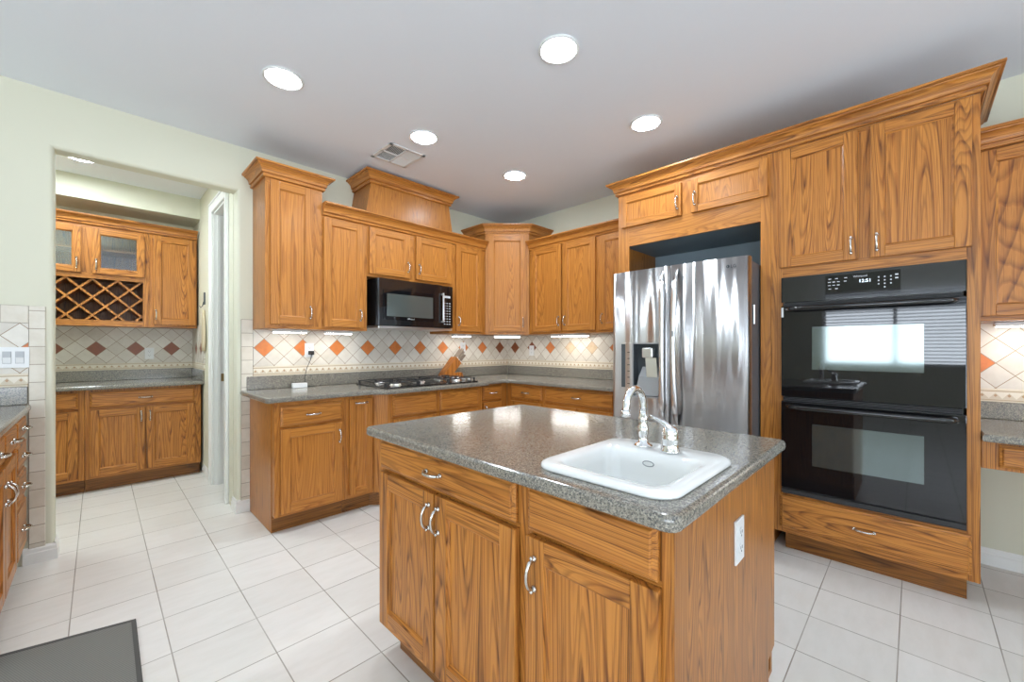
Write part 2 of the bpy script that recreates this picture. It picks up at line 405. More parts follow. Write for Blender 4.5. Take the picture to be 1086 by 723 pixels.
for axis, hs in (('x', WH), ('y', SH)):
    for h in hs:
        wn += 1
        a0, a1, z0, z1 = h; mb = MB(); f = .05
        bars = [(a0, a0+f, z0, z1), (a1-f, a1, z0, z1), (a0, a1, z0, z0+f), (a0, a1, z1-f, z1), ((a0+a1)/2-.025, (a0+a1)/2+.025, z0, z1)]
        for p, q, r, s_ in bars:
            if axis == 'x': mb.box(XW-.09, XW-.04, p, q, r, s_)
            else: mb.box(p, q, YW-.09, YW-.04, r, s_)
        fr = struct('window_%d' % wn, mb, M['trim'])
        g = MB(); g.box(*((XW-.07, XW-.065, a0, a1) if axis == 'x' else (a0, a1, YW-.07, YW-.065)), z0, z1); g.build('window_pane', M['winglass'], fr)
        b = MB(); n = int((z1-z0)/.06)
        for k in range(n):
            zc = z0+.03+k*.06
            if axis == 'x': b.poly([(XW-.03, a0, zc-.012), (XW-.03, a1, zc-.012), (XW+.015, a1, zc+.012), (XW+.015, a0, zc+.012)])
            else: b.poly([(a0, YW-.03, zc-.012), (a1, YW-.03, zc-.012), (a1, YW+.015, zc+.012), (a0, YW+.015, zc+.012)])
        b.build('blind', M['blind'], fr)
# pantry shell
PX0, PX1, PY = -4.62, -2.84, 2.0
struct('wall_pantry_back', MB().box(PX0, -2.0, PY, PY+.12, 0, H), M['wall'])
struct('wall_pantry_left', MB().box(PX0-.1, PX0, WT, PY, 0, H), M['wall'])
DY0, DY1, DZ = .36, .90, 2.45
mb = MB(); mb.box(PX1, PX1+.12, WT, DY0, 0, H); mb.box(PX1, PX1+.12, DY1, PY, 0, H); mb.box(PX1, PX1+.12, DY0, DY1, DZ, H)
struct('wall_pantry_right', mb, M['wall'])
struct('wall_closet_right', MB().box(-1.6, -1.5, WT, PY, 0, H), M['wall'])
struct('trim_1', MB().box(PX0, PX1, 1.58, PY, 2.54, H), M['wall'])      # dropped soffit over the pantry cabinets
# door casing, jamb, stop and strike plate
mb = MB(); cw = .09
mb.box(PX1-.018, PX1, DY1, DY1+cw, 0, DZ+cw, 0, .004); mb.box(PX1-.018, PX1, DY0-cw, DY0, 0, DZ+cw, 0, .004); mb.box(PX1-.018, PX1, DY0, DY1, DZ, DZ+cw, 0, .004)
mb.box(PX1-.024, PX1-.018, DY1+cw-.022, DY1+cw-.004, 0, DZ+cw-.004); mb.box(PX1-.024, PX1-.018, DY0-cw+.004, DY0-cw+.022, 0, DZ+cw-.004); mb.box(PX1-.024, PX1-.018, DY0-cw, DY1+cw, DZ+cw-.022, DZ+cw-.004)
mb.box(PX1, PX1+.12, DY1-.018, DY1, 0, DZ); mb.box(PX1, PX1+.12, DY0, DY0+.018, 0, DZ); mb.box(PX1, PX1+.12, DY0, DY1, DZ-.018, DZ)
mb.box(PX1+.025, PX1+.048, DY1-.03, DY1-.018, 0, DZ-.018); mb.box(PX1+.025, PX1+.048, DY0+.018, DY0+.03, 0, DZ-.018)
dr = struct('door_1', mb, M['trim'])
MB().box(PX1+.054, PX1+.082, DY1-.021, DY1-.018, .93, 1.0, 0, .001).build('strike_plate', M['brass'], dr)
sb = thing('storage_cabinet', 'brown wooden storage cabinet glimpsed through the narrow pantry doorway', 'cabinet', (-2.25, 1.55, 0))
MB().box(-.35, .35, -.25, .25, .05, 2.0, S_, .004).build('body', OAK, sb); MB().box(-.34, .34, -.24, .25, 0, .05, T_).build('base', OAK, sb)
# rounded drywall corners of the archway (quarter columns)
def quarter(cx, cy, r, a0, z0, z1, name):
    pass
# baseboards
def baseboard(name, pts, inward, h=.095, t=.014):
    # pts polyline on floor, board lies on the left side of travel * inward
    mb = MB()
    prof = [(0, 0), (t, 0), (t, h*.62), (t*.75, h*.68), (t*.75, h*.86), (t*.35, h), (0, h)]
    sweep(mb, pts, prof, inward, 0, [0]*9)
    return struct(name, mb, M['trim'])
def sweep(mb, path, prof, side, z, mis, caps=True):
    P = [Vector((p[0], p[1])) for p in path]; n = len(P); loops = []
    def nrm(a, b): d = (b-a).normalized(); return Vector((-d.y, d.x))*side
    for i in range(n):
        if i == 0: m = nrm(P[0], P[1])
        elif i == n-1: m = nrm(P[-2], P[-1])
        else:
            a, b = nrm(P[i-1], P[i]), nrm(P[i], P[i+1]); m = (a+b); m = m/ max(1e-6, m.dot(a))
        loops.append([(P[i].x+m.x*o, P[i].y+m.y*o, z+h) for o, h in prof])
    for i in range(n-1):
        mb.loft(loops[i:i+2], mis[i], True, caps, False)
baseboard('baseboard_back', [(-3.87, 0), (AX0, 0), (AX0, WT)], -1)
baseboard('baseboard_arch', [(AX1, WT), (AX1, 0), (-2.76, 0)], -1)
baseboard('baseboard_pantry', [(PX1, 1.36), (PX1, DY1+cw)], -1)
baseboard('baseboard_right', [(0, -3.83), (0, YW)], -1)

# tile work: diamonds, border and stacked columns are part of the walls
SPZ = 1.016
MDA = diamond('diamond_tiles_back', 0, -.14, 1.235, .1403, [(0, 'b'), (1/16, 'o')]); MDB = diamond('diamond_tiles_right', 1, -.14, 1.235, .1378, [(0, 'b'), (3/16, 'o'), (5/16, 'c'), (9/16, 'o')])
MDN = diamond('diamond_tiles_desk', 1, -3.856, 1.150, .1405); MDP = diamond('diamond_tiles_pantry', 0, -3.303, 1.225, .1395, 'brown')
MBA = border('border_back', 0, 0, SPZ); MBB = border('border_right', 1, 0, SPZ)
MBN = border('border_desk', 1, 0, .93); MST = stackt('stacked_tiles', 0, -2.74, .0, 0, .1) if False else stackt('stacked_tiles', 0, -2.7398, .0775, .012, .1026)
MSL = stackt('stacked_tiles_left', 0, -3.782, .066, .012, .1026)
ty = -.009
MB().box(-2.739, 0, ty, 0, 1.091, 1.44).build('diamond_tile_band', MDA, wall_back)
MB().box(-2.739, 0, ty-.003, 0, SPZ, 1.091, 0, .002).build('tile_border', MBA, wall_back)
MB().box(-2.818, -2.7405, ty, 0, .09, 1.45, 0, .002).build('tile_column', MST, wall_back)
MB().box(-3.848, -3.784, ty, 0, .09, 1.476, 0, .002).build('tile_column', MSL, wall_back)
MB().box(-4.9, -3.8485, ty, 0, 1.376, 1.476, 0, .002).build('tile_top_row', stackt('stacked_row_left', 0, -3.95, .2, 1.376, .1), wall_back)
MDL = diamond('diamond_tiles_left', 0, -4.09, 1.235, .1403)
MB().box(-4.9, -3.8485, ty, 0, 1.091, 1.3755).build('diamond_tile_band', MDL, wall_back)
MB().box(-4.9, -3.8485, ty-.003, 0, SPZ, 1.091, 0, .002).build('tile_border', border('border_left', 0, 0, SPZ), wall_back)
MB().box(ty, 0, -1.92, 0, 1.091, 1.44).build('diamond_tile_band', MDB, wall_right)
MB().box(ty-.003, 0, -1.92, 0, SPZ, 1.091, 0, .002).build('tile_border', MBB, wall_right)
MB().box(ty, 0, -6.0, -3.825, 1.005, 1.42).build('diamond_tile_band', MDN, wall_right)
MB().box(ty-.003, 0, -6.0, -3.825, .931, 1.005, 0, .002).build('tile_border', MBN, wall_right)
pb = bpy.data.objects['wall_pantry_back']
MB().box(PX0, PX1, PY+ty, PY, 1.081, 1.46).build('diamond_tile_band', MDP, pb)
MB().box(PX0, PX1, PY+ty-.003, PY, SPZ, 1.081, 0, .002).build('tile_border', border('border_pantry', 0, 0, SPZ, .068), pb)
pr = bpy.data.objects['wall_pantry_right']
MB().box(PX1+ty, PX1, 1.3, PY+ty, 1.081, 1.46).build('diamond_tile_band', diamond('diamond_tiles_pantry_side', 1, 1.75, 1.225, .1395, 'brown'), pr)
MB().box(PX1+ty-.003, PX1, 1.3, PY+ty-.003, SPZ, 1.081, 0, .002).build('tile_border', border('border_pantry_side', 1, 0, SPZ, .068), pr)

# ------------------------------------------------------------------ cabinet kit (local frame: face plane y=0, front towards -y, x to the viewer's right)
def pull_mesh(axis, L=.096, big=False):
    mb = MB(); h = L/2; k = 1.25 if big else 1.0; pts = []; rs = []
    for i in range(13):
        t = -1+i/6; a = h*t
        y = -.006-.026*k*(1-t*t)**.5 if abs(t) < 1 else -.004
        pts.append((a, y, 0)); rs.append(.0048*k*(1.25-.35*(1-abs(t))) if abs(t) < .99 else .005*k)
    mb.tube(pts, rs, 0, 8)
    for s in (-1, 1):
        mb.loft([[(s*h+r*math.cos(2*PI*q/12), y, r*math.sin(2*PI*q/12)) for q in range(12)] for r, y in ((.009*k, 0), (.0095*k, -.003), (.007*k, -.007), (.0045*k, -.011))], 0)
        mb.ball((s*(h+.004*k), -.012*k, 0), .0065*k, 0, 1)
    if axis == 'z': bmesh.ops.rotate(mb.bm, verts=mb.bm.verts, cent=(0, 0, 0), matrix=Matrix.Rotation(PI/2, 3, 'Y'))
    o = mb.build('handle', M['nickel']); me = o.data; bpy.data.objects.remove(o); return me
PULL = {('x', 0): pull_mesh('x', .082), ('z', 0): pull_mesh('z', .082), ('x', 1): pull_mesh('x', .078), ('z', 1): pull_mesh('z', .078)}
def handle(parent, x, z, axis, big=0, y=-.02):
    o = bpy.data.objects.new('handle', PULL[(axis, big)]); C.objects.link(o); o.parent = parent; o.location = (x, y, z); return o
GAP = .003
def door(root, x0, x1, z0, z1, hx=None, hz=None, sw=.058, t=.023, big=0, glass=False, haxis='z', name='door', hdir=None):
    mb = MB(); i = .008; yp = -.0105
    a0, a1, b0, b1 = x0+sw, x1-sw, z0+sw, z1-sw
    mb.box(x0, a0, -t, -GAP, z0, z1, Z_, .003, 2); mb.box(a1, x1, -t, -GAP, z0, z1, Z_, .003, 2)
    mb.box(a0, a1, -t+.0006, -GAP, z0, b0, X_, .0025, 2); mb.box(a0, a1, -t+.0006, -GAP, b1, z1, X_, .0025, 2)
    # bevelled inner sticking with a small step
    def ring(o0, y0, o1, y1):
        A = [(a0+o0, b0+o0), (a1-o0, b0+o0), (a1-o0, b1-o0), (a0+o0, b1-o0)]; B = [(a0+o1, b0+o1), (a1-o1, b0+o1), (a1-o1, b1-o1), (a0+o1, b1-o1)]
        for k in range(4):
            n = (k+1) % 4
            mb.poly([(A[k][0], y0, A[k][1]), (A[n][0], y0, A[n][1]), (B[n][0], y1, B[n][1]), (B[k][0], y1, B[k][1])], X_ if k % 2 == 0 else Z_)
    ring(0, -t+.003, .0015, -t+.007); ring(.0015, -t+.007, i, yp-.0015); ring(i, yp-.0015, i, yp+.0005)
    if not glass: mb.box(a0+.004, a1-.004, yp, -GAP-.002, b0+.004, b1-.004, P_)
    d = mb.build(name, OAK, root)
    if glass: MB().box(a0, a1, -.010, -.007, b0, b1).build('glass_pane', M['glass'], d)
    if hx is not None: handle(d, hx, hz, haxis, big, -t+.0005)
    return d
def drawer(root, x0, x1, z0, z1, h=True, big=0, name='drawer'):
    mb = MB()
    def lp(e, y): return [(x0+e, y, z0+e), (x1-e, y, z0+e), (x1-e, y, z1-e), (x0+e, y, z1-e)]
    mb.loft([lp(0, -GAP), lp(0, -.012), lp(.002, -.0145), lp(.009, -.0165), lp(.011, -.0205), lp(.014, -.0225)], X_, smooth=False)
    d = mb.build(name, OAK, root)
    if h: handle(d, (x0+x1)/2, (z0+z1)/2, 'x', big, -.022)
    return d
def carcass(root, w, dep, z0, z1, rails=(), side=S_, stiles=(), ftop=True):
    MB().box(0, w, .018, dep, z0, z1, side, .0015).build('body', OAK, root)
    mb = MB(); mb.box(0, w, .0006, .018, z0, z1, Z_, .001)
    for r in rails: mb.box(r[0], r[1], 0, .0177, r[2], r[3], X_)
    mb.build('face_frame', OAK, root)
def toe(root, w, dep, z=.115, inset=.07, x0=0, x1=None):
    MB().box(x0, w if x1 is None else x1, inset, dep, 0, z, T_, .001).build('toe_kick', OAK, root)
BZ0, BZ1 = .115, .876     # base cabinet body
GBASE = 'base cabinets along the back and right walls'; GUP = 'wall cabinets around the kitchen corner'
def base(label, x_or_y, w, rot, face, dep=.61, wall='back', toe_x1=None, group=None, z1=BZ1):
    loc = (x_or_y, face, 0) if wall == 'back' else (face, x_or_y, 0)
    r = thing('base_cabinet', label, 'cabinet', loc, rot, group)
    return r

# -- back wall base run
FB = -.61
r = base('oak base cabinet at left end of back counter, one drawer over one door', -2.757, .467, 0, FB)
carcass(r, .467, .608, BZ0, BZ1, [(.03, .44, .69, .712), (.03, .44, BZ0, .145), (.03, .44, .85, BZ1)]); toe(r, .467, .608, inset=.06)
MB().box(-.004, 0, .06, .608, 0, BZ1, S_, .001).build('end_panel', OAK, r)
drawer(r, .033, .439, .712, .845); door(r, .033, .439, .135, .695, .415, .60)
r = base('narrow oak pull-out base cabinet left of the cooktop', -2.289, .217, 0, FB)
carcass(r, .217, .608, BZ0, BZ1, [(.02, .2, BZ0, .14)]); toe(r, .217, .608, inset=.06)
door(r, .026, .198, .143, .853, .112, .823, sw=.042, haxis='x')
# cooktop cabinet, bumped forward with angled filler on its left
r = base('oak base cabinet under the cooktop with two plain false drawer fronts', -1.992, .972, 0, -.69)
carcass(r, .972, .688, BZ0, BZ1, [(.03, .95, .67, .692), (.03, .95, BZ0, .14)]); toe(r, .972, .688, inset=.07)
drawer(r, .040, .447, .695, .857, False, name='drawer_front'); drawer(r, .483, .912, .695, .857, False, name='drawer_front')
door(r, .040, .447, .14, .676, .42, .60); door(r, .483, .912, .14, .676, .51, .60)
mb = MB(); mb.loft([[(-.079, .08, z), (.0, 0, z), (.0, .16, z), (-.079, .16, z)] for z in (BZ0, BZ1)], Z_, smooth=False)
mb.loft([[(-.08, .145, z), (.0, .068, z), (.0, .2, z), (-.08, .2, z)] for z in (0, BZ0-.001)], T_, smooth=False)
mb.build('angled_filler', OAK, r)
r = base('oak base cabinet in back run right of the cooktop beside the inside corner', -1.018, .408, 0, FB)
carcass(r, .408, .608, BZ0, BZ1, [(.05, .32, .69, .712), (.05, .32, BZ0, .14)]); toe(r, .408, .608)
drawer(r, .063, .317, .72, .86); door(r, .063, .317, .14, .70, .09, .62)
# -- right wall base run (local x -> -y)
FR = -.61
r = base('oak base cabinet in right run beside the inside corner, short drawer over door', -.6105, .5035, RIGHT, FR, wall='r')
carcass(r, .502, .608, BZ0, BZ1, [(.05, .48, .69, .712), (.05, .48, BZ0, .14)]); toe(r, .502, .608)
drawer(r, .076, .478, .727, .858); door(r, .076, .478, .14, .70, .45, .62)
r = base('wide oak base cabinet in right run next to the fridge, wide drawer over two doors', -1.116, .784, RIGHT, FR, wall='r')
carcass(r, .784, .608, BZ0, BZ1, [(.0, .784, .69, .712), (.0, .784, BZ0, .14)]); toe(r, .784, .608)
drawer(r, .018, .74, .727, .858); door(r, .018, .375, .14, .70, .35, .62); door(r, .383, .74, .14, .70, .41, .62)

# -- counters
def slab(name, loop, z0, z1, mat, label, cat, holes=(), bev=.012):
    bm = bmesh.new(); edges = []
    for lp in [loop]+list(holes):
        vs = [bm.verts.new((p[0], p[1], z1)) for p in lp]
        edges += [bm.edges.new((vs[i], vs[(i+1) % len(vs)])) for i in range(len(vs))]
    bmesh.ops.triangle_fill(bm, use_beauty=True, edges=edges)
    no = len(loop); outer = set(e.index for e in edges)
    ex = bmesh.ops.extrude_face_region(bm, geom=bm.faces[:])
    low = [v for v in ex['geom'] if isinstance(v, bmesh.types.BMVert)]
    for v in low: v.co.z = z0
    bmesh.ops.recalc_face_normals(bm, faces=bm.faces[:])
    # bevel the outer rim, top and bottom
    es = []
    def on(p):
        for i in range(len(loop)):
            a = Vector(loop[i][:2]); b = Vector(loop[(i+1) % len(loop)][:2]); q = Vector(p[:2])
            d = b-a; L = d.length; s = (q-a).dot(d)/L/L
            if -.001 <= s <= 1.001 and (a+d*s-q).length < 1e-4: return True
        return False
    for e in bm.edges:
        if len(e.link_faces) == 2:
            f1, f2 = e.link_faces
            if abs(f1.normal.z)+abs(f2.normal.z) > .9 and abs(f1.normal.z)*abs(f2.normal.z) < .1 and on(e.verts[0].co) and on(e.verts[1].co): es.append(e)
    bmesh.ops.bevel(bm, geom=es, offset=bev, segments=4, profile=.5, affect='EDGES')
    mb = MB(); mb.bm.free(); mb.bm = bm
    o = mb.build(name, mat); return tag(o, label, cat)
g = .0
ct = slab('kitchen_countertop', [(-2.822, -.001), (-2.822, -.655), (-2.805, -.672), (-2.12, -.672), (-2.03, -.758), (-1.0, -.758), (-.925, -.672), (-.70, -.672), (-.672, -.70), (-.672, -1.902), (-.001, -1.902), (-.001, -.001)],
     .878, .914, CT, 'grey speckled L-shaped countertop running along back wall and right wall to the fridge', 'countertop')
mb = MB(); mb.box(-2.782, -.013, -.014, -.001, .9142, SPZ, 0, .003); mb.box(-.014, -.001, -1.902, -.014, .9142, SPZ, 0, .003); mb.build('upstand', CT, ct)

# -- island
use(BOLD)
IY0, IX0 = -2.03, -2.755
r = thing('kitchen_island', 'oak island cabinet with grey speckled top in the middle of the floor', 'kitchen island', (IX0, IY0, 0), RIGHT)
W = 1.22; DEP = .82
MB().box(0, .02, .018, DEP, .12, BZ1-.001, S_, .001).build('end_panel', OAK, r)
MB().box(.0205, W-.001, DEP-.02, DEP, .12, BZ1-.001, S_, .001).build('back_panel', OAK, r)
MB().box(.0205, W-.001, .0185, DEP-.0205, .12, .14, S_, .001).build('bottom_panel', OAK, r)
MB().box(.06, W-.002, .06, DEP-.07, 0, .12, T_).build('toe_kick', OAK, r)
mb = MB(); mb.box(0, W, .0006, .018, .12, BZ1-.001, Z_, .001)
for q in [(.03, .80, .745, .757), (.83, 1.20, .745, .757), (0, W, .12, .14), (0, W, .868, BZ1-.001)]: mb.box(q[0], q[1], 0, .0177, q[2], q[3], X_)
mb.build('face_frame', OAK, r)
mb = MB(); pts = [(.02, .0), (DEP-.075, .0), (DEP-.075, .2), (DEP, .205), (DEP, BZ1-.001), (.0, BZ1-.001), (0, .12), (.02, .12)]
pts = [(.06, 0), (DEP-.08, 0), (DEP-.075, .205), (DEP+.0, .215), (DEP+.0, BZ1-.001), (.0, BZ1-.001), (0, .12), (.06, .12)]
mb.loft([[(xx, p[0], p[1]) for p in pts] for xx in (W, W+.006)], S_, smooth=False); mb.build('end_panel', OAK, r)
drawer(r, .042, .793, .759, .872, True, 1)
drawer(r, .839, 1.196, .759, .874, False, name='drawer_front')
door(r, .042, .415, .14, .745, .393, .665, big=1, sw=.062); door(r, .426, .799, .14, .745, .447, .665, big=1, sw=.062); door(r, .839, 1.201, .14, .745, .870, .655, big=1, sw=.062)
def arcpoly(x0, x1, y0, y1, rr, n=6):
    return [(p[0], p[1]) for p in rrect(x0, x1, y0, y1, rr, 0, n)]
hole = arcpoly(-2.71, -2.41, -3.215, -2.885, .04)
it = slab('island_top', arcpoly(-2.802, -1.860, -3.280, -1.985, .032), .878, .914, CT, None, None, [hole[::-1]])
it.parent = r; it.matrix_parent_inverse = (Matrix.Translation((IX0, IY0, 0)) @ Matrix.Rotation(RIGHT, 4, 'Z')).inverted()
del_keys = [k for k in ('label', 'category') if k in it.keys()]
it['label'] = 'grey speckled island top'
# sink
r = thing('bar_sink', 'white drop-in sink set into the right end of the island top', 'sink', (0, 0, 0))
sx0, sx1, sy0, sy1 = -2.742, -2.298, -3.243, -2.857
mb = MB()
bx0, bx1, by0, by1 = -2.695, -2.425, -3.20, -2.90
L = [rrect(bx0+.03, bx1-.02, by0+.02, by1-.02, .04, .715), rrect(bx0-.008, bx1+.008, by0-.008, by1+.008, .05, .745), rrect(bx0-.012, bx1+.012, by0-.012, by1+.012, .05, .91),
     rrect(sx0+.015, sx1-.015, sy0+.015, sy1-.015, .05, .9145), rrect(sx0+.002, sx1-.002, sy0+.002, sy1-.002, .06, .9145), rrect(sx0, sx1, sy0, sy1, .062, .919), rrect(sx0+.003, sx1-.003, sy0+.003, sy1-.003, .06, .927), rrect(sx0+.012, sx1-.012, sy0+.012, sy1-.012, .055, .931),
     rrect(sx0+.03, bx1+.02, sy0+.03, sy1-.03, .045, .9305), rrect(bx0, bx1+.006, by0, by1, .045, .927), rrect(bx0+.007, bx1-.001, by0+.007, by1-.007, .045, .918), rrect(bx0+.013, bx1-.01, by0+.012, by1-.012, .045, .89),
     rrect(bx0+.03, bx1-.028, by0+.028, by1-.028, .05, .745), rrect(bx0+.06, bx1-.06, by0+.06, by1-.06, .04, .728)]
mb.loft(L, 0); mb.build('basin', M['ceramic'], r)
mb = MB(); mb.lathe([(.03, .7285), (.03, .731), (.02, .73), (.0, .73)][:3], (bx0+bx1)/2, (by0+by1)/2, 0, 20); mb.build('drain', M['chrome'], r)
# overflow ring on the back slope of the basin
t = bmesh.new(); mb = MB(); pts = [(bx1-.0090+.32*.007*math.sin(a), -3.042+.017*math.cos(a), .897+.007*math.sin(a)) for a in [2*PI*k/20 for k in range(21)]]
mb.tube(pts, .0015, 0, 6); mb.build('overflow_ring', M['grey'], r); t.free()
# faucet
r = thing('faucet', 'chrome gooseneck faucet standing on the back rim of the island sink', 'faucet', (-2.372, -2.995, .931))
mb = MB(); mb.lathe([(.028, 0), (.028, .004), (.022, .009), (.015, .012), (.013, .03), (.018, .045), (.0165, .06), (.012, .07), (.015, .082), (.015, .09), (.011, .1), (.0105, .11)], n=20); mb.build('base', M['chrome'], r)
mb = MB(); pts = [(0, 0, .105), (0, 0, .122)]; R_ = .053
for k in range(15):
    a = PI*k/14*1.0; pts.append((-R_+R_*math.cos(a), 0, .130+R_*math.sin(a)*.98))
pts.append((-2*R_-.004, 0, .116)); rs = [.0105]+[.0115]*8+[.011]*(len(pts)-10)+[.0125]
mb.tube(pts, rs, 0, 14); mb.build('spout', M['chrome'], r)
MB().lathe([(.010, .104), (.013, .106), (.0135, .121), (.011, .124)], -2*R_-.003, 0, 0, 16).build('aerator', M['chrome'], r)
r = thing('lever_faucet', 'chrome single lever faucet control beside the gooseneck faucet', 'faucet', (-2.385, -3.087, .931))
MB().lathe([(.027, 0), (.027, .005), (.024, .01), (.023, .035), (.025, .04), (.022, .046), (.024, .055), (.02, .07), (.008, .078)], n=20).build('base', M['chrome'], r)
MB().tube([(0, -.004, .055), (-.004, .002, .072), (-.007, .012, .082), (-.009, .026, .089), (-.011, .043, .096), (-.012, .058, .100)], [.013, .015, .012, .008, .006, .0075], 0, 10, (1, .75)).build('lever', M['chrome'], r)
# switch plates
def plate(label, loc, rot, w=.07, h=.115, kind='outlet', gangs=1, group=None, name=None):
    r = thing(name or {'outlet': 'electrical_outlet', 'switch': 'light_switch', 'blank': 'electrical_outlet'}[kind], label, 'switch' if kind == 'switch' else 'outlet', loc, rot, group)
    MB().box(-w/2, w/2, -.006, 0, -h/2, h/2, 0, .002, 2).build('cover_plate', M['white'], r)
    for k in range(gangs):
        cx = (k-(gangs-1)/2)*.046*1.0
        if kind == 'outlet':
            for zz in (-.021, .021):
                mb = MB(); mb.loft([[(cx+.0165*math.cos(a), yy, zz+.0145*math.sin(a)) for a in [2*PI*q/16 for q in range(16)]] for yy in (-.006, -.0085)], 0); s = mb.build('socket', M['white'], r)
                mb = MB()
                for dx in (-.006, .006): mb.box(cx+dx-.001, cx+dx+.001, -.0092, -.0084, zz-.001, zz+.007)
                mb.box(cx-.002, cx+.002, -.0092, -.0084, zz-.009, zz-.005); mb.build('slots', M['dgrey'], s)
        else:
            MB().box(cx-.0165, cx+.0165, -.0075, -.006, -.034, .034, 0, .0008).build('rocker_frame', M['rocker'], r)
            MB().loft([[(cx-.0145, -.0075, -.031), (cx+.0145, -.0075, -.031), (cx+.0145, -.0115, 0), (cx-.0145, -.0115, 0)], [(cx-.0145, -.007, .031), (cx+.0145, -.007, .031), (cx+.0145, -.007, 0), (cx-.0145, -.007, 0)]], 0, smooth=False).build('rocker', M['white'], r)
    return r
plate('white outlet plate on the oak end panel of the island', (-2.342, -3.2565, .715), 0, .072, .117)
plate('white double rocker switch plate on tiles left of the archway', (-3.902, ty, 1.182), 0, .116, .116, 'switch', 2)
plate('white outlet on back wall tiles with black plug and cord in it', (-2.335, ty, 1.215), 0, .072, .117)
plate('white outlet on back wall tiles behind the knife block', (-.712, ty, 1.235), 0, .072, .117)
plate('white outlet on right wall tiles between the corner and the fridge', (ty, -.414, 1.20), RIGHT, .072, .117)
plate('white outlet on the pantry backsplash right of centre', (-3.20, PY+ty, 1.175), 0, .072, .117)
# charger: plug, cord and white block
r = thing('phone_charger', 'white block on the back counter with a thin black cord to the outlet', 'charger', (-2.43, -.085, .9145))
MB().box(-.06, .05, -.02, .02, 0, .038, 0, .004, 2).build('charger_block', M['white'], r)
MB().box(.085, .125, .042, .070, .262, .294, 0, .003).build('plug', M['blackmat'], r)
MB().tube([(.105, .045, .265), (.09, .03, .22), (.06, .03, .15), (.045, .03, .08), (.05, .02, .02), (.07, .0, .004), (.09, .01, .004), (.07, .03, .004), (.1, .03, .004), (.125, .02, .004)], .0022, 0, 6).build('cord', M['blackmat'], r)
# cooktop
r = thing('gas_cooktop', 'black gas cooktop with iron grates set in the back counter under the microwave', 'cooktop', (-1.53, -.40, .9145))
MB().box(-.465, .465, -.285, .255, 0, .010, 0, .004, 2).build('glass_top', M['black'], r)
for bx, by, br in ((-.31, -.14, .042), (-.31, .13, .036), (0, .0, .05), (.31, -.14, .036), (.31, .13, .042)):
    mb = MB(); mb.lathe([(br+.008, .010), (br+.007, .013), (br, .014), (br, .024), (br-.006, .026)], bx, by, 0, 20); b = mb.build('burner', M['alum'], r)
    MB().lathe([(br-.004, .026), (br-.003, .031), (br-.012, .035)], bx, by, 0, 20).build('burner_cap', M['blackmat'], b)
for gx, gw in ((-.31, .145), (0, .145), (.31, .145)):
    mb = MB(); zt = .042
    for a in (-.24, -.02 if gx else -.0, .21): mb.box(gx-gw, gx+gw, a-.005, a+.005, zt-.006, zt, 0, .001)
    for a in (-gw, gw): mb.box(gx+a-.005, gx+a+.005, -.245, .215, zt-.006, zt, 0, .001)
    for yy in (-.14, .13) if gx else (0,):
        for q in range(4):
            an = q*PI/2+PI/4; c_, s_ = math.cos(an), math.sin(an)
            mb.tube([(gx+c_*.03, yy+s_*.03, zt-.002), (gx+c_*.11, yy+s_*.10, zt-.003)], .005, 0, 6)
    for a in (-gw, gw):
        for b in (-.24, .21): mb.box(gx+a-.007, gx+a+.007, b-.007, b+.007, .010, zt-.002, 0, .001)
    mb.build('grate', M['blackmat'], r)
for k in range(5): MB().lathe([(.019, .010), (.018, .022), (.013, .034), (.012, .035)], .425, -.20+k*.085, 0, 16).build('knob', M['alum'], r)
# knife block
r = thing('knife_block', 'slanted wooden knife block full of knives at right of the cooktop', 'knife block', (-1.09, -.085, .9145))
mb = MB()
def ext(prof, y0, y1): mb.loft([[(p[0], y, p[1]) for p in prof] for y in (y0, y1)], 0, smooth=False)
ext([(0, 0), (.11, 0), (.262, .155), (.195, .222)], -.05, .05); ext([(.111, .0), (.29, .0), (.27, .055), (.165, .055)], -.05, .05)
mb.build('block', M['knifewood'], r)
ax = Vector((.67, 0, .74)).normalized(); ac = Vector((.71, 0, -.70))
kn = [(.0, -.03, .115), (.0, .0, .125), (.0, .03, .11), (.03, -.03, .105), (.03, .0, .12), (.03, .03, .10), (.06, -.035, .085), (.06, -.012, .09), (.06, .012, .085), (.06, .035, .08)]
for o_, yy, L_ in kn:
    L_ += .02; b0 = Vector((.205, yy, .212))+ac*(o_+.01); e = b0+ax*L_
    k = MB().tube([b0-ax*.01, b0+ax*.01, b0+ax*.05, b0+ax*(L_-.02), e], [.008, .010, .009, .0115, .007], 0, 8, (1, .7)).build('knife', M['knifehandle'], r)
    MB().tube([b0-ax*.006, b0+ax*.014], .011, 0, 8, (1, .7)).build('bolster', M['alum'], k)

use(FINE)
# -- crown profile
def crown(path, z, side, label, mis, big=1.0, parent=None, name='crown_moulding', hh=.096):
    k = big; q = hh/.096; prof = [(0, 0), (.013, 0), (.018, .004*q), (.019, .013*q), (.014, .018*q), (.015, .025*q), (.027, .027*q), (.028, .036*q), (.030, .046*q), (.036, .058*q), (.046, .069*q), (.058, .076*q), (.059, .081*q), (.070, .082*q), (.073, .086*q), (.073, hh), (0, hh)]
    mb = MB(); sweep(mb, path, prof, side, z, mis)
    o = mb.build(name, OAKC, parent)
    if label: tag(o, label, 'crown moulding')
    return o
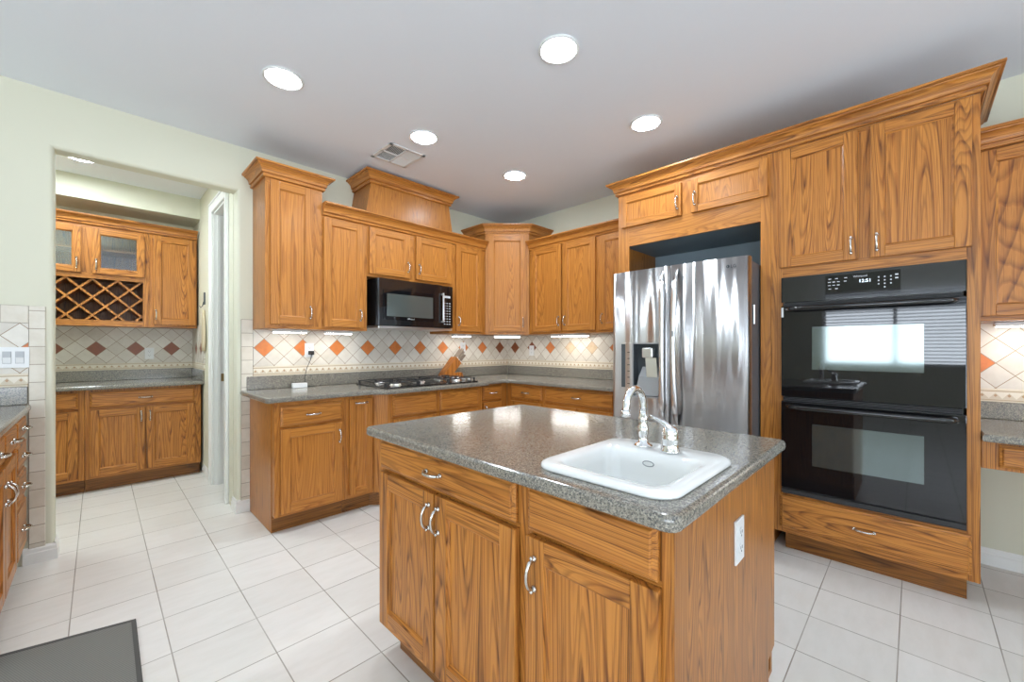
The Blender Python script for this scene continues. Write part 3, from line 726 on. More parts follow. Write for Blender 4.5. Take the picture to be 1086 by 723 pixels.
# -- upper cabinets, back wall
def upper(label, loc, rot, w, dep, z0, z1, name='wall_cabinet', rails=True):
    r = thing(name, label, 'cabinet', loc, rot)
    carcass(r, w, dep, z0, z1, [(0, w, z1-.045, z1), (0, w, z0, z0+.02)] if rails else [])
    return r
UB = 1.375; FU = -.33
r = upper('tall oak wall cabinet with its own crown at left end of the back run', (-2.74, FU, 0), 0, .39, .329, UB, 2.45)
door(r, .029, .318+.0, 1.405, 2.435, .295, 1.50)
crown([(0, .329), (0, 0), (.39, 0), (.39, .329)], 2.446, -1, None, [Y_, X_, Y_], parent=r, name='crown')
r = upper('oak wall cabinet between the tall end cabinet and the microwave', (-2.349, FU, 0), 0, .362, .329, UB, 2.27)
door(r, .006, .325, 1.40, 2.25, .295, 1.50)
r = upper('short oak wall cabinet with two small doors above the microwave', (-1.986, FU, 0), 0, .893, .329, 1.835, 2.27)
door(r, .012, .400, 1.860, 2.253, .375, 1.955); door(r, .463, .862, 1.860, 2.258, .492, 1.955)
MB().box(.84, .893, .001, .329, UB, 1.8345, S_, .001).build('filler_panel', OAK, r)
r = upper('oak wall cabinet between the microwave and the diagonal corner cabinet', (-1.092, FU, 0), 0, .43, .329, UB, 2.27)
door(r, .028, .362, 1.40, 2.262, .055, 1.50)
# diagonal corner cabinet
r = thing('corner_cabinet', 'diagonal oak corner wall cabinet, taller than its neighbours', 'cabinet', (0, 0, 0), 0)
K = .66
foot = [(-.001, -.001), (-K, -.001), (-K, FU), (FU, -K), (-.001, -K)]
MB().loft([[(p[0], p[1], z) for p in foot] for z in (UB, 2.45)], S_, smooth=False).build('body', OAK, r)
fw = math.hypot(K+FU, K+FU)
dg = bpy.data.objects.new('tmp', None)
Mx = Matrix.Translation((-K, FU, 0)) @ Matrix.Rotation(-PI/4, 4, 'Z')
mb = MB(); mb.box(0, fw, -.014, -.0008, UB, 2.45, Z_, .001); mb.box(.03, fw-.03, -.0145, -.001, 2.43, 2.45, X_); ff = mb.build('face_frame', OAK, r); ff.matrix_local = Mx
dd = door(r, .035, fw-.035, 1.405, 2.425, fw-.065, 1.50); dd.matrix_local = Mx @ Matrix.Translation((0, -.014, 0))
bpy.data.objects.remove(dg)
crown([(-K, -.001), (-K, FU-.006), (FU-.006, -K), (-.001, -K)], 2.446, -1, None, [Y_, X_, X_], parent=r, name='crown')
# -- uppers right wall
r = upper('oak wall cabinet with two tall doors right of the diagonal corner cabinet', (FU, -.662, 0), RIGHT, .86, .329, UB, 2.27)
door(r, .050, .443, 1.40, 2.262, .418, 1.50); door(r, .464, .838, 1.40, 2.262, .492, 1.50)
r = upper('narrow oak wall cabinet partly hidden behind the fridge surround', (FU, -1.5225, 0), RIGHT, .379, .329, UB, 2.27)
door(r, .028, .36, 1.40, 2.258, .058, 1.50)
crown([(-2.349, FU), (-K-.013, FU)], 2.262, -1, 'oak crown moulding along the back wall cabinets under the raised box', [X_])
crown([(FU, -K-.013), (FU, -1.902)], 2.262, -1, 'oak crown moulding along the right wall cabinets from corner to fridge surround', [Y_])
# raised tapered box above microwave
r = thing('hood_box', 'tapered oak box with crown standing on the cabinets above the microwave', 'decorative box', (-1.545, 0, 2.2705))
def hb(x, y0, z): return [(-x, y0, z), (x, y0, z), (x, -.002, z), (-x, -.002, z)]
mb = MB(); mb.loft([hb(.465, -.3285, 0), hb(.402, -.3285, .37)], S_, smooth=False)
for s in (-1, 1): mb.box(s*.13-.001, s*.13+.001, -.3292, -.327, 0, .36, Z_)
mb.build('body', OAK, r)
crown([(-.405, -.002), (-.405, -.33), (.405, -.33), (.405, -.002)], .357, -1, None, [Y_, X_, Y_], parent=r, name='crown', hh=.095)

# microwave
r = thing('microwave', 'black over-the-range microwave mounted above the cooktop', 'microwave', (-1.917, -.39, 1.422))
MW = .777; MH = .408
MB().box(.0, MW, .03, .385, .0, MH, 0, .003).build('body', M['black'], r)
MB().box(.004, MW-.004, -.0, .36, -.022, -.0005, 0, .004).build('vent_base', M['alum'], r)
dmb = MB(); dmb.loft([[(x, y, z) for x, y in [(0, .029), (0, .008), (.01, 0), (.635, -.004), (.635, .029)]] for z in (.005, MH-.004)], 0, smooth=False); d = dmb.build('door', M['black'], r)
MB().box(.045, .565, -.0062, -.003, .055, .31, 0, .002).build('window_frame', M['blackglass'], d)
MB().box(.078, .545, -.0082, -.0062, .083, .278, 0, .001).build('window', M['mwglass'], d)
MB().tube([(.645, -.03, .05), (.645, -.034, .08), (.645, -.034, .30), (.645, -.03, .33)], .009, 0, 12).build('handle', M['alum'], d)
for q in (.052, .312): MB().box(.640, .650, -.03, -.003, q, q+.014).build('handle_mount', M['alum'], d)
MB().box(.637, MW, -.002, .029, .005, MH-.004, 0, .003).build('control_panel', M['blackglass'], r)
mb = MB()
for i in range(9):
    for j in range(3): mb.box(.673+j*.03, .688+j*.03, -.0032, -.0021, .035+i*.025, .043+i*.025)
mb.box(.675, .745, -.0032, -.0021, .29, .31); mb.build('keypad', M['print'], r)
def text(s, size, loc, rot, mat, parent, name='lettering', ext=.0004, align='CENTER'):
    cu = bpy.data.curves.new(name, 'FONT'); cu.body = s; cu.size = size; cu.extrude = ext; cu.align_x = align
    o = bpy.data.objects.new(name, cu); C.objects.link(o)
    dg = bpy.context.evaluated_depsgraph_get(); me = bpy.data.meshes.new_from_object(o.evaluated_get(dg)); bpy.data.objects.remove(o); bpy.data.curves.remove(cu)
    me.materials.append(mat); q = bpy.data.objects.new(name, me); C.objects.link(q); q.parent = parent; q.location = loc; q.rotation_euler = rot
    return q
text('Whirlpool', .017, (.31, -.0072, .062), (PI/2, 0, 0), M['print'], d)

# under cabinet lamps
def ucl(label, loc, rot, L=.3, z=UB):
    r = thing('under_cabinet_light', label, 'lamp', (loc[0], loc[1], z-.002), rot, 'slim lamps under the wall cabinets')
    MB().box(-L/2, L/2, -.03, .03, -.022, 0, 0, .003).build('housing', M['white'], r)
    MB().box(-L/2+.01, L/2-.01, -.025, .025, -.026, -.0222, 0, .001).build('lens', M['ucl'], r)
ucl('slim white lamp under the tall left wall cabinet', (-2.54, -.20), 0, .24)
ucl('slim white lamp under the wall cabinet left of the microwave', (-2.17, -.20), 0, .22)
ucl('slim white lamp under the wall cabinet right of the microwave', (-.88, -.20), 0, .22)
ucl('slim white lamp under the diagonal corner cabinet', (-.40, -.40), -PI/4, .30)
ucl('slim white lamp under the two-door cabinet on the right wall', (-.20, -1.10), RIGHT, .45)

# -- tall run on right wall: fridge surround + oven cabinet
FT = -.63
r = thing('fridge_surround', 'tall oak surround with two small doors above the fridge', 'cabinet', (FT, -1.904, 0), RIGHT)
mb = MB(); SW = 1.06
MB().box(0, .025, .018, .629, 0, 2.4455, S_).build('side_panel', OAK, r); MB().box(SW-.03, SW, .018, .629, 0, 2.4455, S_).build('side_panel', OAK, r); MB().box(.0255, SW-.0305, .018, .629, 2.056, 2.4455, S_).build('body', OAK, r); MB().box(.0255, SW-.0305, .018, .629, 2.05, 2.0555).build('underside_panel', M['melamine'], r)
mb = MB(); mb.box(0, .092, 0, .0175, 0, 2.4455, Z_, .001); mb.box(1.003, SW, 0, .0175, 0, 2.4455, Z_, .001); mb.box(.092, 1.003, .0004, .0175, 2.034, 2.19, X_); mb.box(.092, 1.003, .0004, .0175, 2.415, 2.4455, X_); mb.box(.092, 1.003, .001, .0175, 2.19, 2.415, Z_)
mb.build('face_frame', OAK, r)
door(r, .037, .508, 2.182, 2.418, .483, 2.275, sw=.045); door(r, .58, 1.045, 2.182, 2.418, .605, 2.275, sw=.045)
use(BOLD)
r = thing('oven_cabinet', 'tall oak cabinet holding the double oven, two doors above and a drawer below', 'cabinet', (FT, -2.965, 0), RIGHT)
OW = .858
MB().box(0, .02, .018, .629, .115, 2.4455, S_).build('side_panel', OAK, r); MB().box(OW-.02, OW, .018, .629, .115, 2.4455, S_).build('side_panel', OAK, r)
MB().box(.0205, OW-.0205, .018, .61, .115, .345, S_).build('drawer_box', OAK, r); MB().box(.0205, OW-.0205, .018, .61, 1.672, 2.4455, S_).build('body', OAK, r)
mb = MB(); mb.box(0, .06, 0, .0175, .115, 2.4455, Z_, .001); mb.box(OW-.044, OW, 0, .0175, .115, 2.4455, Z_, .001)
mb.box(.06, OW-.044, .0004, .0175, .115, .352, X_); mb.box(.06, OW-.044, .0004, .0175, 1.662, 1.73, X_); mb.box(.06, OW-.044, .001, .0175, 1.73, 2.42, Z_); mb.box(.06, OW-.044, .0004, .0175, 2.42, 2.4455, X_)
mb.build('face_frame', OAK, r)
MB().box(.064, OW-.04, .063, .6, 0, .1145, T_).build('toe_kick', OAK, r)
door(r, .049, .411, 1.722, 2.430, .385, 1.80); door(r, .465, .830, 1.722, 2.430, .491, 1.80)
drawer(r, .049, .830, .150, .340)
crown([(-.001, -1.9035), (FT, -1.9035), (FT, -3.8235), (-.001, -3.8235)], 2.446, -1, 'large oak crown moulding around the top of the fridge and oven cabinets', [X_, Y_, X_])
# double oven
r = thing('double_wall_oven', 'black glass double wall oven built into the tall oak cabinet', 'oven', (FT-.03, -3.024, .36), RIGHT)
OVW = .754
MB().box(.012, OVW-.012, .032, .58, .006, 1.29, 0).build('body', M['black'], r)
mb = MB(); mb.loft([[(0, .030, z), (0, .004, z), (.004, .0, z), (OVW-.004, .0, z), (OVW, .004, z), (OVW, .030, z)] for z in (1.149, 1.298)], 0, smooth=False)
cp = mb.build('control_panel', M['black'], r)
MB().box(.215, .525, -.002, -.0001, 1.165, 1.283, 0, .0005).build('display_glass', M['blackglass'], cp)
text('12:51', .024, (.385, -.0026, 1.232), (PI/2, 0, 0), M['ink'], cp, 'clock_digits')
text('Whirlpool', .014, (.365, -.0026, 1.262), (PI/2, 0, 0), M['print'], cp)
mb = MB()
for i in range(4):
    for j in range(3):
        if i < 3 or j == 1: mb.box(.437+j*.024, .443+j*.024, -.0026, -.002, 1.195+(3-i)*.018, 1.201+(3-i)*.018)
for zz in (1.255, 1.237): mb.box(.504, .516, -.0026, -.002, zz, zz+.007)
for zz, xs in ((1.262, (.228, .258, .298)), (1.244, (.226, .246, .266, .296)), (1.226, (.226, .246, .266)), (1.206, (.228, .258))):
    for xx in xs: mb.box(xx, xx+.012, -.0026, -.002, zz, zz+.004)
mb.build('keypad', M['print'], cp)
def odoor(z0, z1, w0, w1, name, hz):
    mb = MB(); mb.box(0, OVW, .0, .030, z0, z1, 0, .004, 2); d = mb.build(name, M['blackglass'], r)
    MB().box(.152, .610, -.0015, -.0002, w0, w1, 0, .0005).build('window', M['ovenglass'], d)
    pts = [(.035, -.02, hz), (.06, -.048, hz), (.12, -.055, hz), (OVW-.12, -.055, hz), (OVW-.06, -.048, hz), (OVW-.035, -.02, hz)]
    MB().tube(pts, [.012, .014, .014, .014, .014, .012], 0, 12, (1, 1)).build('handle', M['black'], d)
    for q in (.028, OVW-.05): MB().box(q, q+.022, -.03, .0, hz-.012, hz+.012, 0, .003).build('handle_mount', M['black'], d)
    return d
odoor(.585, 1.125, .75, .998, 'upper_door', 1.105)
odoor(.035, .555, .19, .432, 'lower_door', .528)
for zz in (1.127, 1.134, 1.141, .558, .566, .574): MB().box(.01, OVW-.01, .006, .030, zz, zz+.004).build('vent_slat', M['blackmat'], r)
MB().box(0, OVW, .008, .030, .0, .030, 0, .002).build('bottom_trim', M['blackmat'], r)
MB().box(.0, .012, -.002, .004, 1.06, 1.118, 0, .001).build('hinge_tag', M['white'], r)

# fridge
MB().box(.0255, SW-.0305, .6, .6285, 0, 2.0495).build('back_panel', M['melamine'], bpy.data.objects['fridge_surround'])  # added panel; its grey-blue stands for shade at the alcove back
r = thing('refrigerator', 'stainless steel french door refrigerator with water dispenser in its left door', 'refrigerator', (-.80, -1.990, 0), RIGHT)
FW = .912
MB().box(.004, FW-.004, .0, .70, .03, 1.765, 0, .006, 2).build('body', M['fridge_side'], r)
mb = MB()
for x in (.05, FW-.05):
    for y in (.05, .66): mb.lathe([(.02, 0), (.02, .03)], x, y, 0, 12)
mb.build('feet', M['blackmat'], r)
MB().box(.02, FW-.02, -.03, -.001, .02, .075, 0, .003).build('grille', M['dgrey'], r)
def fdoor(x0, x1, z0, z1, name, hole=None):
    mb = MB(); yb = -.006; N = 14
    xs = [x0+(x1-x0)*k/N for k in range(N+1)]
    if hole: xs = sorted([x for x in xs if min(abs(x-hole[0]), abs(x-hole[1])) > .012]+[hole[0], hole[1]])
    def Y(x):
        e = min(x-x0, x1-x); edge = 0 if e > .018 else (.018-math.sqrt(max(0, .018**2-(.018-e)**2)))
        u = (x-FW/2)/(FW/2); return -.070-.014*(1-u*u)+edge
    xs = [x0, x0+.003, x0+.008, x0+.018]+[x for x in xs if x0+.02 < x < x1-.02]+[x1-.018, x1-.008, x1-.003, x1]
    zs = [z0, z1] if not hole else [z0, hole[2], hole[3], z1]
    bm = mb.bm; F = [[bm.verts.new((x, Y(x), z)) for x in xs] for z in zs]; Bk = [[bm.verts.new((x, yb, z)) for x in xs] for z in zs]
    for j in range(len(zs)-1):
        for i in range(len(xs)-1):
            inside = hole and zs[j] >= hole[2]-1e-6 and zs[j+1] <= hole[3]+1e-6 and xs[i] >= hole[0]-1e-6 and xs[i+1] <= hole[1]+1e-6
            if not inside: f = bm.faces.new((F[j][i], F[j][i+1], F[j+1][i+1], F[j+1][i])); f.smooth = True
            bm.faces.new((Bk[j][i+1], Bk[j][i], Bk[j+1][i], Bk[j+1][i+1]))
    for j, fl in ((0, 1), (len(zs)-1, -1)):
        for i in range(len(xs)-1): bm.faces.new((F[j][i], Bk[j][i], Bk[j][i+1], F[j][i+1])[::fl])
    for i, fl in ((0, 1), (len(xs)-1, -1)):
        for j in range(len(zs)-1): bm.faces.new((F[j][i], F[j+1][i], Bk[j+1][i], Bk[j][i])[::fl])
    d = mb.build(name, M['steel'], r); return d, Y
hole = (.178, .368, .895, 1.262)
dl, YF = fdoor(0, .437, .70, 1.785, 'left_door', hole)
dr_, YF2 = fdoor(.443, FW, .70, 1.785, 'right_door')
dz, YF3 = fdoor(0, FW, .08, .69, 'freezer_drawer')
# dispenser
h0, h1, hz0, hz1 = hole; yf = YF(.2)
mb = MB()
mb.poly([(h0, -.012, hz0), (h1, -.012, hz0), (h1, -.012, hz1), (h0, -.012, hz1)], 0)
mb.poly([(h0, yf, hz0), (h0, -.012, hz0), (h0, -.012, hz1), (h0, yf, hz1)], 0); mb.poly([(h1, yf-.003, hz0), (h1, -.012, hz0), (h1, -.012, hz1), (h1, yf-.003, hz1)], 0)
mb.poly([(h0, yf, hz1), (h1, yf-.003, hz1), (h1, -.012, hz1), (h0, -.012, hz1)], 0)
mb.poly([(h0, yf, hz0), (h1, yf-.003, hz0), (h1, -.012, hz0), (h0, -.012, hz0)], 1)
mb.build('dispenser_cavity', [M['dgrey'], M['grey']], dl)
MB().box(.078, .172, yf-.003, yf+.012, .887, 1.27, 0, .002).build('dispenser_controls', M['steel'], dl)
mb = MB(); mb.box(.084, .115, yf-.0045, yf-.002, .95, 1.262, 0, .001); mb.build('touch_strip', M['dgrey'], dl)
mb = MB()
for k in range(7): mb.box(.132, .150, yf-.0042, yf-.0028, .93+k*.045, .936+k*.045)
mb.build('button_marks', M['dgrey'], dl)
mb = MB(); mb.box(h0-.006, h1+.006, yf-.006, yf, hz1, hz1+.008, 0, .001); mb.box(h0-.006, h1+.006, yf-.006, yf, hz0-.008, hz0, 0, .001); mb.box(h0-.006, h0, yf-.006, yf, hz0, hz1, 0, .001); mb.box(h1, h1+.006, yf-.008, yf, hz0, hz1, 0, .001); mb.build('dispenser_frame', M['grey'], dl)
MB().box(.235, .315, -.068, -.02, 1.165, 1.235, 0, .008, 2).build('ice_chute', M['alum'], dl)
mb = MB(); mb.loft([[(.255, -.055, 1.165), (.335, -.055, 1.165), (.335, -.03, 1.165), (.255, -.03, 1.165)], [(.268, -.062, 1.03), (.348, -.062, 1.03), (.348, -.045, 1.03), (.268, -.045, 1.03)]], 0, smooth=False); mb.build('ice_paddle', M['alum'], dl)
mb = MB(); mb.loft([[(h0+.005, yf+.01, .90), (h1-.003, yf+.01, .90), (h1-.003, -.02, .90), (h0+.005, -.02, .90)], [(h0+.03, yf+.02, 1.03), (h1-.003, yf+.02, 1.03), (h1-.003, -.02, 1.10), (h0+.04, -.02, 1.10)]], 0, smooth=False); mb.build('drip_tray', M['grey'], dl)
def fhandle(x, d, lean):
    mb = MB(); loops = []
    for k in range(13):
        t = k/12; z = .80+.88*t; bow = .020*math.sin(PI*t); y = YF(.4)-.028-bow; ww = .019+.002*math.cos(2*PI*t)
        xo = x+lean*.012*(1-math.sin(PI*t))
        loops.append([(xo-ww, y+.005, z), (xo-ww*.7, y-.006, z), (xo+ww*.7, y-.006, z), (xo+ww, y+.005, z), (xo+ww*.6, y+.010, z), (xo-ww*.6, y+.010, z)])
    mb.loft(loops, 0); o = mb.build('handle', M['satin'], d)
    for z0, z1, zm in ((.80, .72, .86), (1.68, 1.755, 1.62)):
        y = YF(.4); mb = MB(); mb.loft([[(x+lean*.012-.010, y-.032, zm), (x+lean*.012+.010, y-.032, zm), (x+lean*.012+.010, y-.022, zm), (x+lean*.012-.010, y-.022, zm)],
                 [(x+lean*.016-.014, y-.030, z0), (x+lean*.016+.014, y-.030, z0), (x+lean*.016+.014, y-.012, z0), (x+lean*.016-.014, y-.012, z0)],
                 [(x+lean*.018-.012, y-.004, z1), (x+lean*.018+.012, y-.004, z1), (x+lean*.018+.012, y+.003, z1), (x+lean*.018-.012, y+.003, z1)]], 0); mb.build('handle_mount', M['steel'], d)
fhandle(.405, dl, -.6); fhandle(.480, dr_, .6)
MB().box(.477, .493, YF(.4)-.057, YF(.4)-.050, 1.31, 1.345, 0, .001).build('door_in_door_latch', M['grey'], dr_)
mb = MB(); mb.tube([(.1, YF(.1)-.045, .655), (.2, YF(.2)-.05, .655), (FW-.2, YF(.2)-.05, .655), (FW-.1, YF(.1)-.045, .655)], .013, 0, 10); mb.box(.10, .125, -.115, -.07, .645, .665, 0, .003); mb.box(FW-.125, FW-.10, -.115, -.07, .645, .665, 0, .003); mb.build('handle', M['steel'], dz)
text('LG', .026, (.815, YF2(.815)-.0008, 1.722), (PI/2, 0, 0), M['dgrey'], dr_, 'brand_letters', .0008, 'LEFT')
mb = MB(); mb.loft([[(.800+rr*math.cos(a), yy, 1.7315+rr*math.sin(a)) for a in [2*PI*q/20 for q in range(20)]] for rr, yy in ((.0095, YF2(.8)+.0), (.0095, YF2(.8)-.0012), (.006, YF2(.8)-.0012), (.006, YF2(.8)))], 0); mb.build('brand_emblem', M['dgrey'], dr_)
for x in (.06, FW-.06): MB().box(x-.03, x+.03, -.05, .09, 1.7665, 1.79, 0, .004).build('hinge_cover', M['grey'], r)
MB().box(FW-.0035, FW+.006, .03, .05, 1.38, 1.50, 0, .003).build('side_clip', M['alum'], r)

# -- desk niche right of the ovens
r = thing('wall_cabinet', 'oak wall cabinet above the desk counter right of the oven cabinet', 'cabinet', (FU, -3.826, 0), RIGHT)
carcass(r, .90, .329, 1.375, 2.27, [(0, .9, 2.22, 2.27), (0, .9, 1.375, 1.40)])
door(r, .012, .44, 1.40, 2.25, .41, 1.5); door(r, .455, .885, 1.40, 2.25, .485, 1.5)
crown([(FU, -3.826), (FU, -4.726), (-.001, -4.726)], 2.262, -1, 'oak crown moulding on the cabinet above the desk counter', [Y_, X_])
r = thing('desk_unit', 'desk base with oak apron drawers at right of the oven cabinet', 'desk', (-.61, -3.826, 0), RIGHT)
MB().box(0, 1.3, .018, .60, .675, .797, S_, .001).build('body', OAK, r)
MB().box(0, 1.3, 0, .018, .665, .797, Z_, .001).build('face_frame', OAK, r)
MB().box(1.28, 1.3, .018, .6, 0, .675, S_).build('side_panel', OAK, r)
drawer(r, .055, .60, .68, .785); drawer(r, .65, 1.25, .68, .785)
dk = slab('desk_countertop', [(-.001, -3.826), (-.001, -5.14), (-.672, -5.14), (-.672, -3.826)], .798, .834, CT, 'lower grey speckled desk counter right of the oven cabinet', 'countertop')
MB().box(-.014, -.001, -5.14, -3.826, .8342, .931, 0, .003).build('upstand', CT, dk)
ucl('slim white lamp under the wall cabinet above the desk counter', (-.16, -4.13), RIGHT, .45)

# -- left run near camera
LX = -3.875
r = base('oak drawer base cabinet in left counter run against the back wall, four drawers', -.402, .388, LEFTW, LX, wall='l')
carcass(r, .388, .60, BZ0, BZ1, []); toe(r, .388, .6)
for z0, z1 in ((.755, .862), (.595, .735), (.43, .575), (.14, .41)): drawer(r, .012, .372, z0, z1, True, 1)
r = base('oak base cabinet in left counter run nearer the rug, drawer over two doors', -1.162, .758, LEFTW, LX, wall='l')
carcass(r, .758, .60, BZ0, BZ1, []); toe(r, .758, .6)
drawer(r, .02, .37, .737, .862, True, 1); drawer(r, .385, .74, .737, .862, True, 1); door(r, .02, .37, .14, .715, .345, .60, big=1); door(r, .385, .74, .14, .715, .41, .60, big=1)
lc = slab('left_countertop', [(-3.838, -.001), (-3.838, -1.19), (-4.51, -1.19), (-4.51, -.001)], .878, .914, CT, 'grey speckled counter at left edge beside the archway', 'countertop')
MB().box(-4.51, -3.850, -.014, -.001, .9142, SPZ, 0, .003).build('upstand', CT, lc)

# -- pantry
PF = 1.39
r = base('oak pantry base cabinet with wide drawer over two doors', -3.648, .788, 0, PF)
carcass(r, .788, .605, BZ0, BZ1, [(.03, .75, .695, .722), (.03, .75, BZ0, .145)]); toe(r, .788, .605)
drawer(r, .028, .735, .722, .857); door(r, .028, .378, .140, .700, .352, .62); door(r, .386, .738, .140, .700, .412, .62)
r = base('oak pantry base cabinet beyond the left side of the archway', -4.345, .695, 0, PF)
carcass(r, .695, .605, BZ0, BZ1, [(.03, .66, .695, .722), (.03, .66, BZ0, .145)]); toe(r, .695, .605)
drawer(r, .03, .657, .722, .857); door(r, .03, .34, .140, .700, .315, .62); door(r, .347, .657, .140, .700, .372, .62)
pc = slab('pantry_countertop', [(-4.61, 1.999), (-4.61, 1.33), (PX1-.001, 1.33), (PX1-.001, 1.999)], .878, .914, CT, 'dark grey speckled counter in the pantry through the archway', 'countertop')
mb = MB(); mb.box(-4.61, PX1-.014, 1.986, 1.999, .9142, SPZ, 0, .003); mb.box(PX1-.014, PX1-.001, 1.335, 1.999, .9142, SPZ, 0, .003); mb.build('upstand', CT, pc)
PU = 1.66
# glass cabinet with wine lattice
r = thing('wine_cabinet', 'oak pantry wall cabinet with two glass doors over a diagonal wine lattice', 'cabinet', (-4.06, PU, 0), 0)
w_ = .835
mb = MB(); mb.box(0, .02, .018, .335, 1.433, 2.34, S_); mb.box(w_-.02, w_, .018, .335, 1.433, 2.34, S_); mb.box(.02, w_-.02, .32, .335, 1.433, 2.34, S_)
for z0, z1 in ((1.433, 1.455), (1.868, 1.888), (2.32, 2.34)): mb.box(.02, w_-.02, .018, .32, z0, z1, X_)
mb.box(.407, .427, .018, .32, 1.888, 2.32, S_); mb.build('body', OAK, r)
mb = MB(); mb.box(0, .035, 0, .0175, 1.433, 2.34, Z_); mb.box(w_-.042, w_, 0, .0175, 1.433, 2.34, Z_); mb.box(.035, w_-.042, .0004, .0175, 1.433, 1.487, X_); mb.box(.035, w_-.042, .0004, .0175, 1.858, 1.905, X_); mb.box(.035, w_-.042, .0004, .0175, 2.305, 2.34, X_); mb.box(.38, .455, .0002, .0175, 1.905, 2.305, Z_)
mb.build('face_frame', OAK, r)
door(r, .03, .385, 1.902, 2.308, .358, 1.985, glass=True, sw=.05); door(r, .451, .805, 1.902, 2.308, .478, 1.985, glass=True, sw=.05)
MB().box(.022, w_-.022, .03, .315, 2.12, 2.138, 1).build('shelf', OAK, r)
mb = MB(); x0, x1, z0, z1 = .035, w_-.042, 1.487, 1.858
def diag(c, s, yy):
    # line x = c + s*(z-z0), clipped to the opening
    pa = []
    za, zb = z0, z1
    xa, xb = c, c+s*(z1-z0)
    def clip(x, z, other):
        return x, z
    t0, t1 = 0.0, 1.0; dx = xb-xa
    for lim, sg in ((x0, 1), (x1, -1)):
        fa = sg*(xa-lim); fb = sg*(xb-lim)
        if fa < 0 and fb < 0: return
        if fa < 0: t0 = max(t0, fa/(fa-fb))
        if fb < 0: t1 = min(t1, fa/(fa-fb))
    if t1-t0 < .05: return
    A = Vector((xa+dx*t0, 0, z0+(z1-z0)*t0)); B_ = Vector((xa+dx*t1, 0, z0+(z1-z0)*t1)); d = (B_-A).normalized(); n_ = Vector((-d.z, 0, d.x))*.008
    loops = [[(p+n_*q).to_tuple()[0:1]+(y,)+(p+n_*q).to_tuple()[2:] for q, y in ((-1, yy), (1, yy), (1, yy+.25), (-1, yy+.25))] for p in (A, B_)]
    mb.loft(loops, Z_, smooth=False)
for k in range(-4, 10):
    diag(x0+.05+k*.164, 1, .020); 
mbb = mb; mb = MB()
for k in range(-1, 12): diag(x0-.03+k*.164, -1, .022)
mb.build('wine_lattice_falling', OAK, r); mbb.build('wine_lattice_rising', OAK, r)
r = upper('oak pantry wall cabinet with a single door right of the wine lattice', (-3.223, PU, 0), 0, .368, .335, 1.433, 2.34)
door(r, .03, .355, 1.46, 2.325, .048, 1.555)
crown([(-4.06, PU-.0015), (-2.855, PU-.0015)], 2.335, -1, 'oak crown moulding along the pantry wall cabinets', [X_], hh=.082)
# pot holder hanging on the pantry wall
r = thing('pot_holder', 'beige cloth pot holder hanging from a grey hook on the pantry wall', 'pot holder', (PX1, 1.30, 1.55), 0)
MB().box(-.012, -.001, -.02, .02, .10, .22, 0, .005, 2).build('hook_plate', M['dgrey'], r)
MB().tube([(-.012, 0, .13), (-.02, 0, .09), (-.035, 0, .07), (-.045, 0, .09)], .004, 0, 8).build('hook', M['dgrey'], r)
lo = []
for k in range(9):
    t = k/8; z = .05-.40*t; hw = .012+.085*math.sin(min(1, t*1.15)*PI*.62)*(1 if t < .85 else (1-(t-.85)*3))
    lo.append([(-.012-.012*math.sin(a), hw*math.cos(a), z) for a in [2*PI*q/14 for q in range(14)]])
MB().loft(lo, 0).build('cloth', M['mitt'], r)

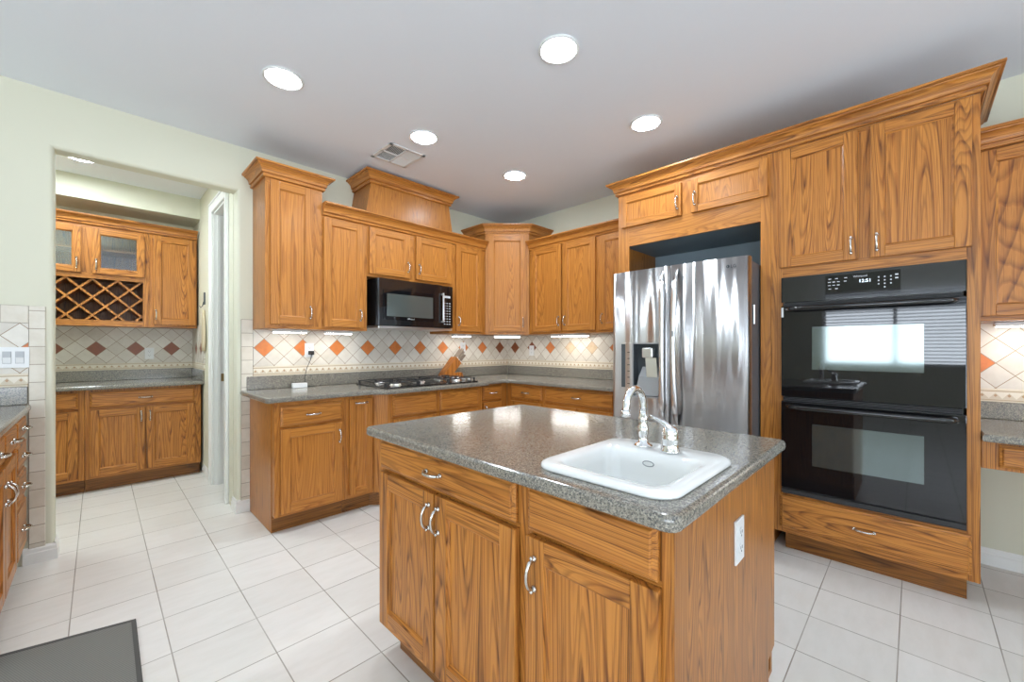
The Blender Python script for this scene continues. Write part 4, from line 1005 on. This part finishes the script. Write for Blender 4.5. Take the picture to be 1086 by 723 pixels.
# -- ceiling fixtures
lamp0 = thing('ceiling_light', 'round recessed ceiling light nearest the archway', 'ceiling light', (-2.842, -1.086, H), 0, 'recessed ceiling lights')
mb = MB(); mb.lathe([(.104, -.0005), (.103, -.006), (.095, -.009), (.086, -.006), (.086, -.0005)], n=40); mb.build('trim_ring', M['white'], lamp0)
mb = MB(); mb.lathe([(.0855, -.0008), (.0855, -.004), (.06, -.006), (.02, -.0065)], n=40); mb.build('lens', M['lens'], lamp0)
for (x, y, lb) in ((-1.936, -2.32, 'round recessed ceiling light above the island, nearest the camera and highest in view'), (-1.931, -1.097, 'round recessed ceiling light beside the air vent'),
                   (-1.007, -1.107, 'small round recessed ceiling light near the room corner, farthest away'), (-.988, -2.316, 'round recessed ceiling light in front of the fridge'),
                   (-3.667, 1.09, 'round recessed ceiling light inside the pantry seen through the archway'),
                   (-4.15, .62, 'added unseen pantry fill light left of the archway'), (-3.65, .50, 'added unseen pantry fill light above the archway header'), (-4.2, 1.2, 'added unseen pantry fill light above the far left pantry counter')):  # unseen lamps added to brighten the pantry
    dup(lamp0, (x, y, H), lb, 'recessed ceiling lights')
r = thing('air_vent', 'white square four-way ceiling air vent above the raised oak box', 'air vent', (-1.915, -.715, H))
mb = MB(); q = .152
for a in ((-q, q, -q, -q+.028), (-q, q, q-.028, q), (-q, -q+.028, -q, q), (q-.028, q, -q, q)): mb.box(a[0], a[1], a[2], a[3], -.008, -.0003, 0, .002)
mb.box(-q, q, -.008, .008, -.008, -.001, 0, .001); mb.box(-.008, .008, -q, q, -.008, -.001, 0, .001)
mb.build('frame', M['slat'], r)
MB().box(-q+.01, q-.01, -q+.01, q-.01, -.0012, -.0004).build('duct_shadow', M['dark'], r)
for qx, qy, ori, fl in ((-1, -1, 'y', 0), (-1, 1, 'x', 0), (1, 1, 'x', 0), (1, -1, 'y', 1)):
    mb = MB()
    for k in range(9):
        o_ = .013+k*.0128; pale = fl or (qx, qy) == (1, 1); dx = .0085 if pale else .0022; zl = -.0075 if pale else -.0036
        if ori == 'x':
            a0, a1 = sorted((qx*.008, qx*(q-.028))); b = qy*o_
            mb.poly([(a0, b-dx/2, -.002), (a1, b-dx/2, -.002), (a1, b+dx/2, zl), (a0, b+dx/2, zl)])
        else:
            a0, a1 = sorted((qy*.008, qy*(q-.028))); b = qx*o_
            mb.poly([(b-dx/2, a0, -.002), (b-dx/2, a1, -.002), (b+dx/2, a1, zl), (b+dx/2, a0, zl)])
    mb.build('louvre', M['slat'], r)

# -- rug
r = thing('floor_mat', 'dark grey woven floor mat at the lower left corner of the view', 'rug', (-3.453, -1.088, 0))
mp = [(0, 0), (-.43, .100), (-.43, -1.1), (-.01, -1.1)]
mb = MB(); mb.loft([[(p[0], p[1], z) for p in mp] for z in (.001, .008)], 0, smooth=False); mb.build('mat', M['rug'], r)
mb = MB(); sweep(mb, mp[::-1]+[mp[-1]], [(-.012, .001), (.004, .001), (.004, .0095), (-.012, .0095)], 1, 0, [0]*5); mb.build('binding', M['rugedge'], r)
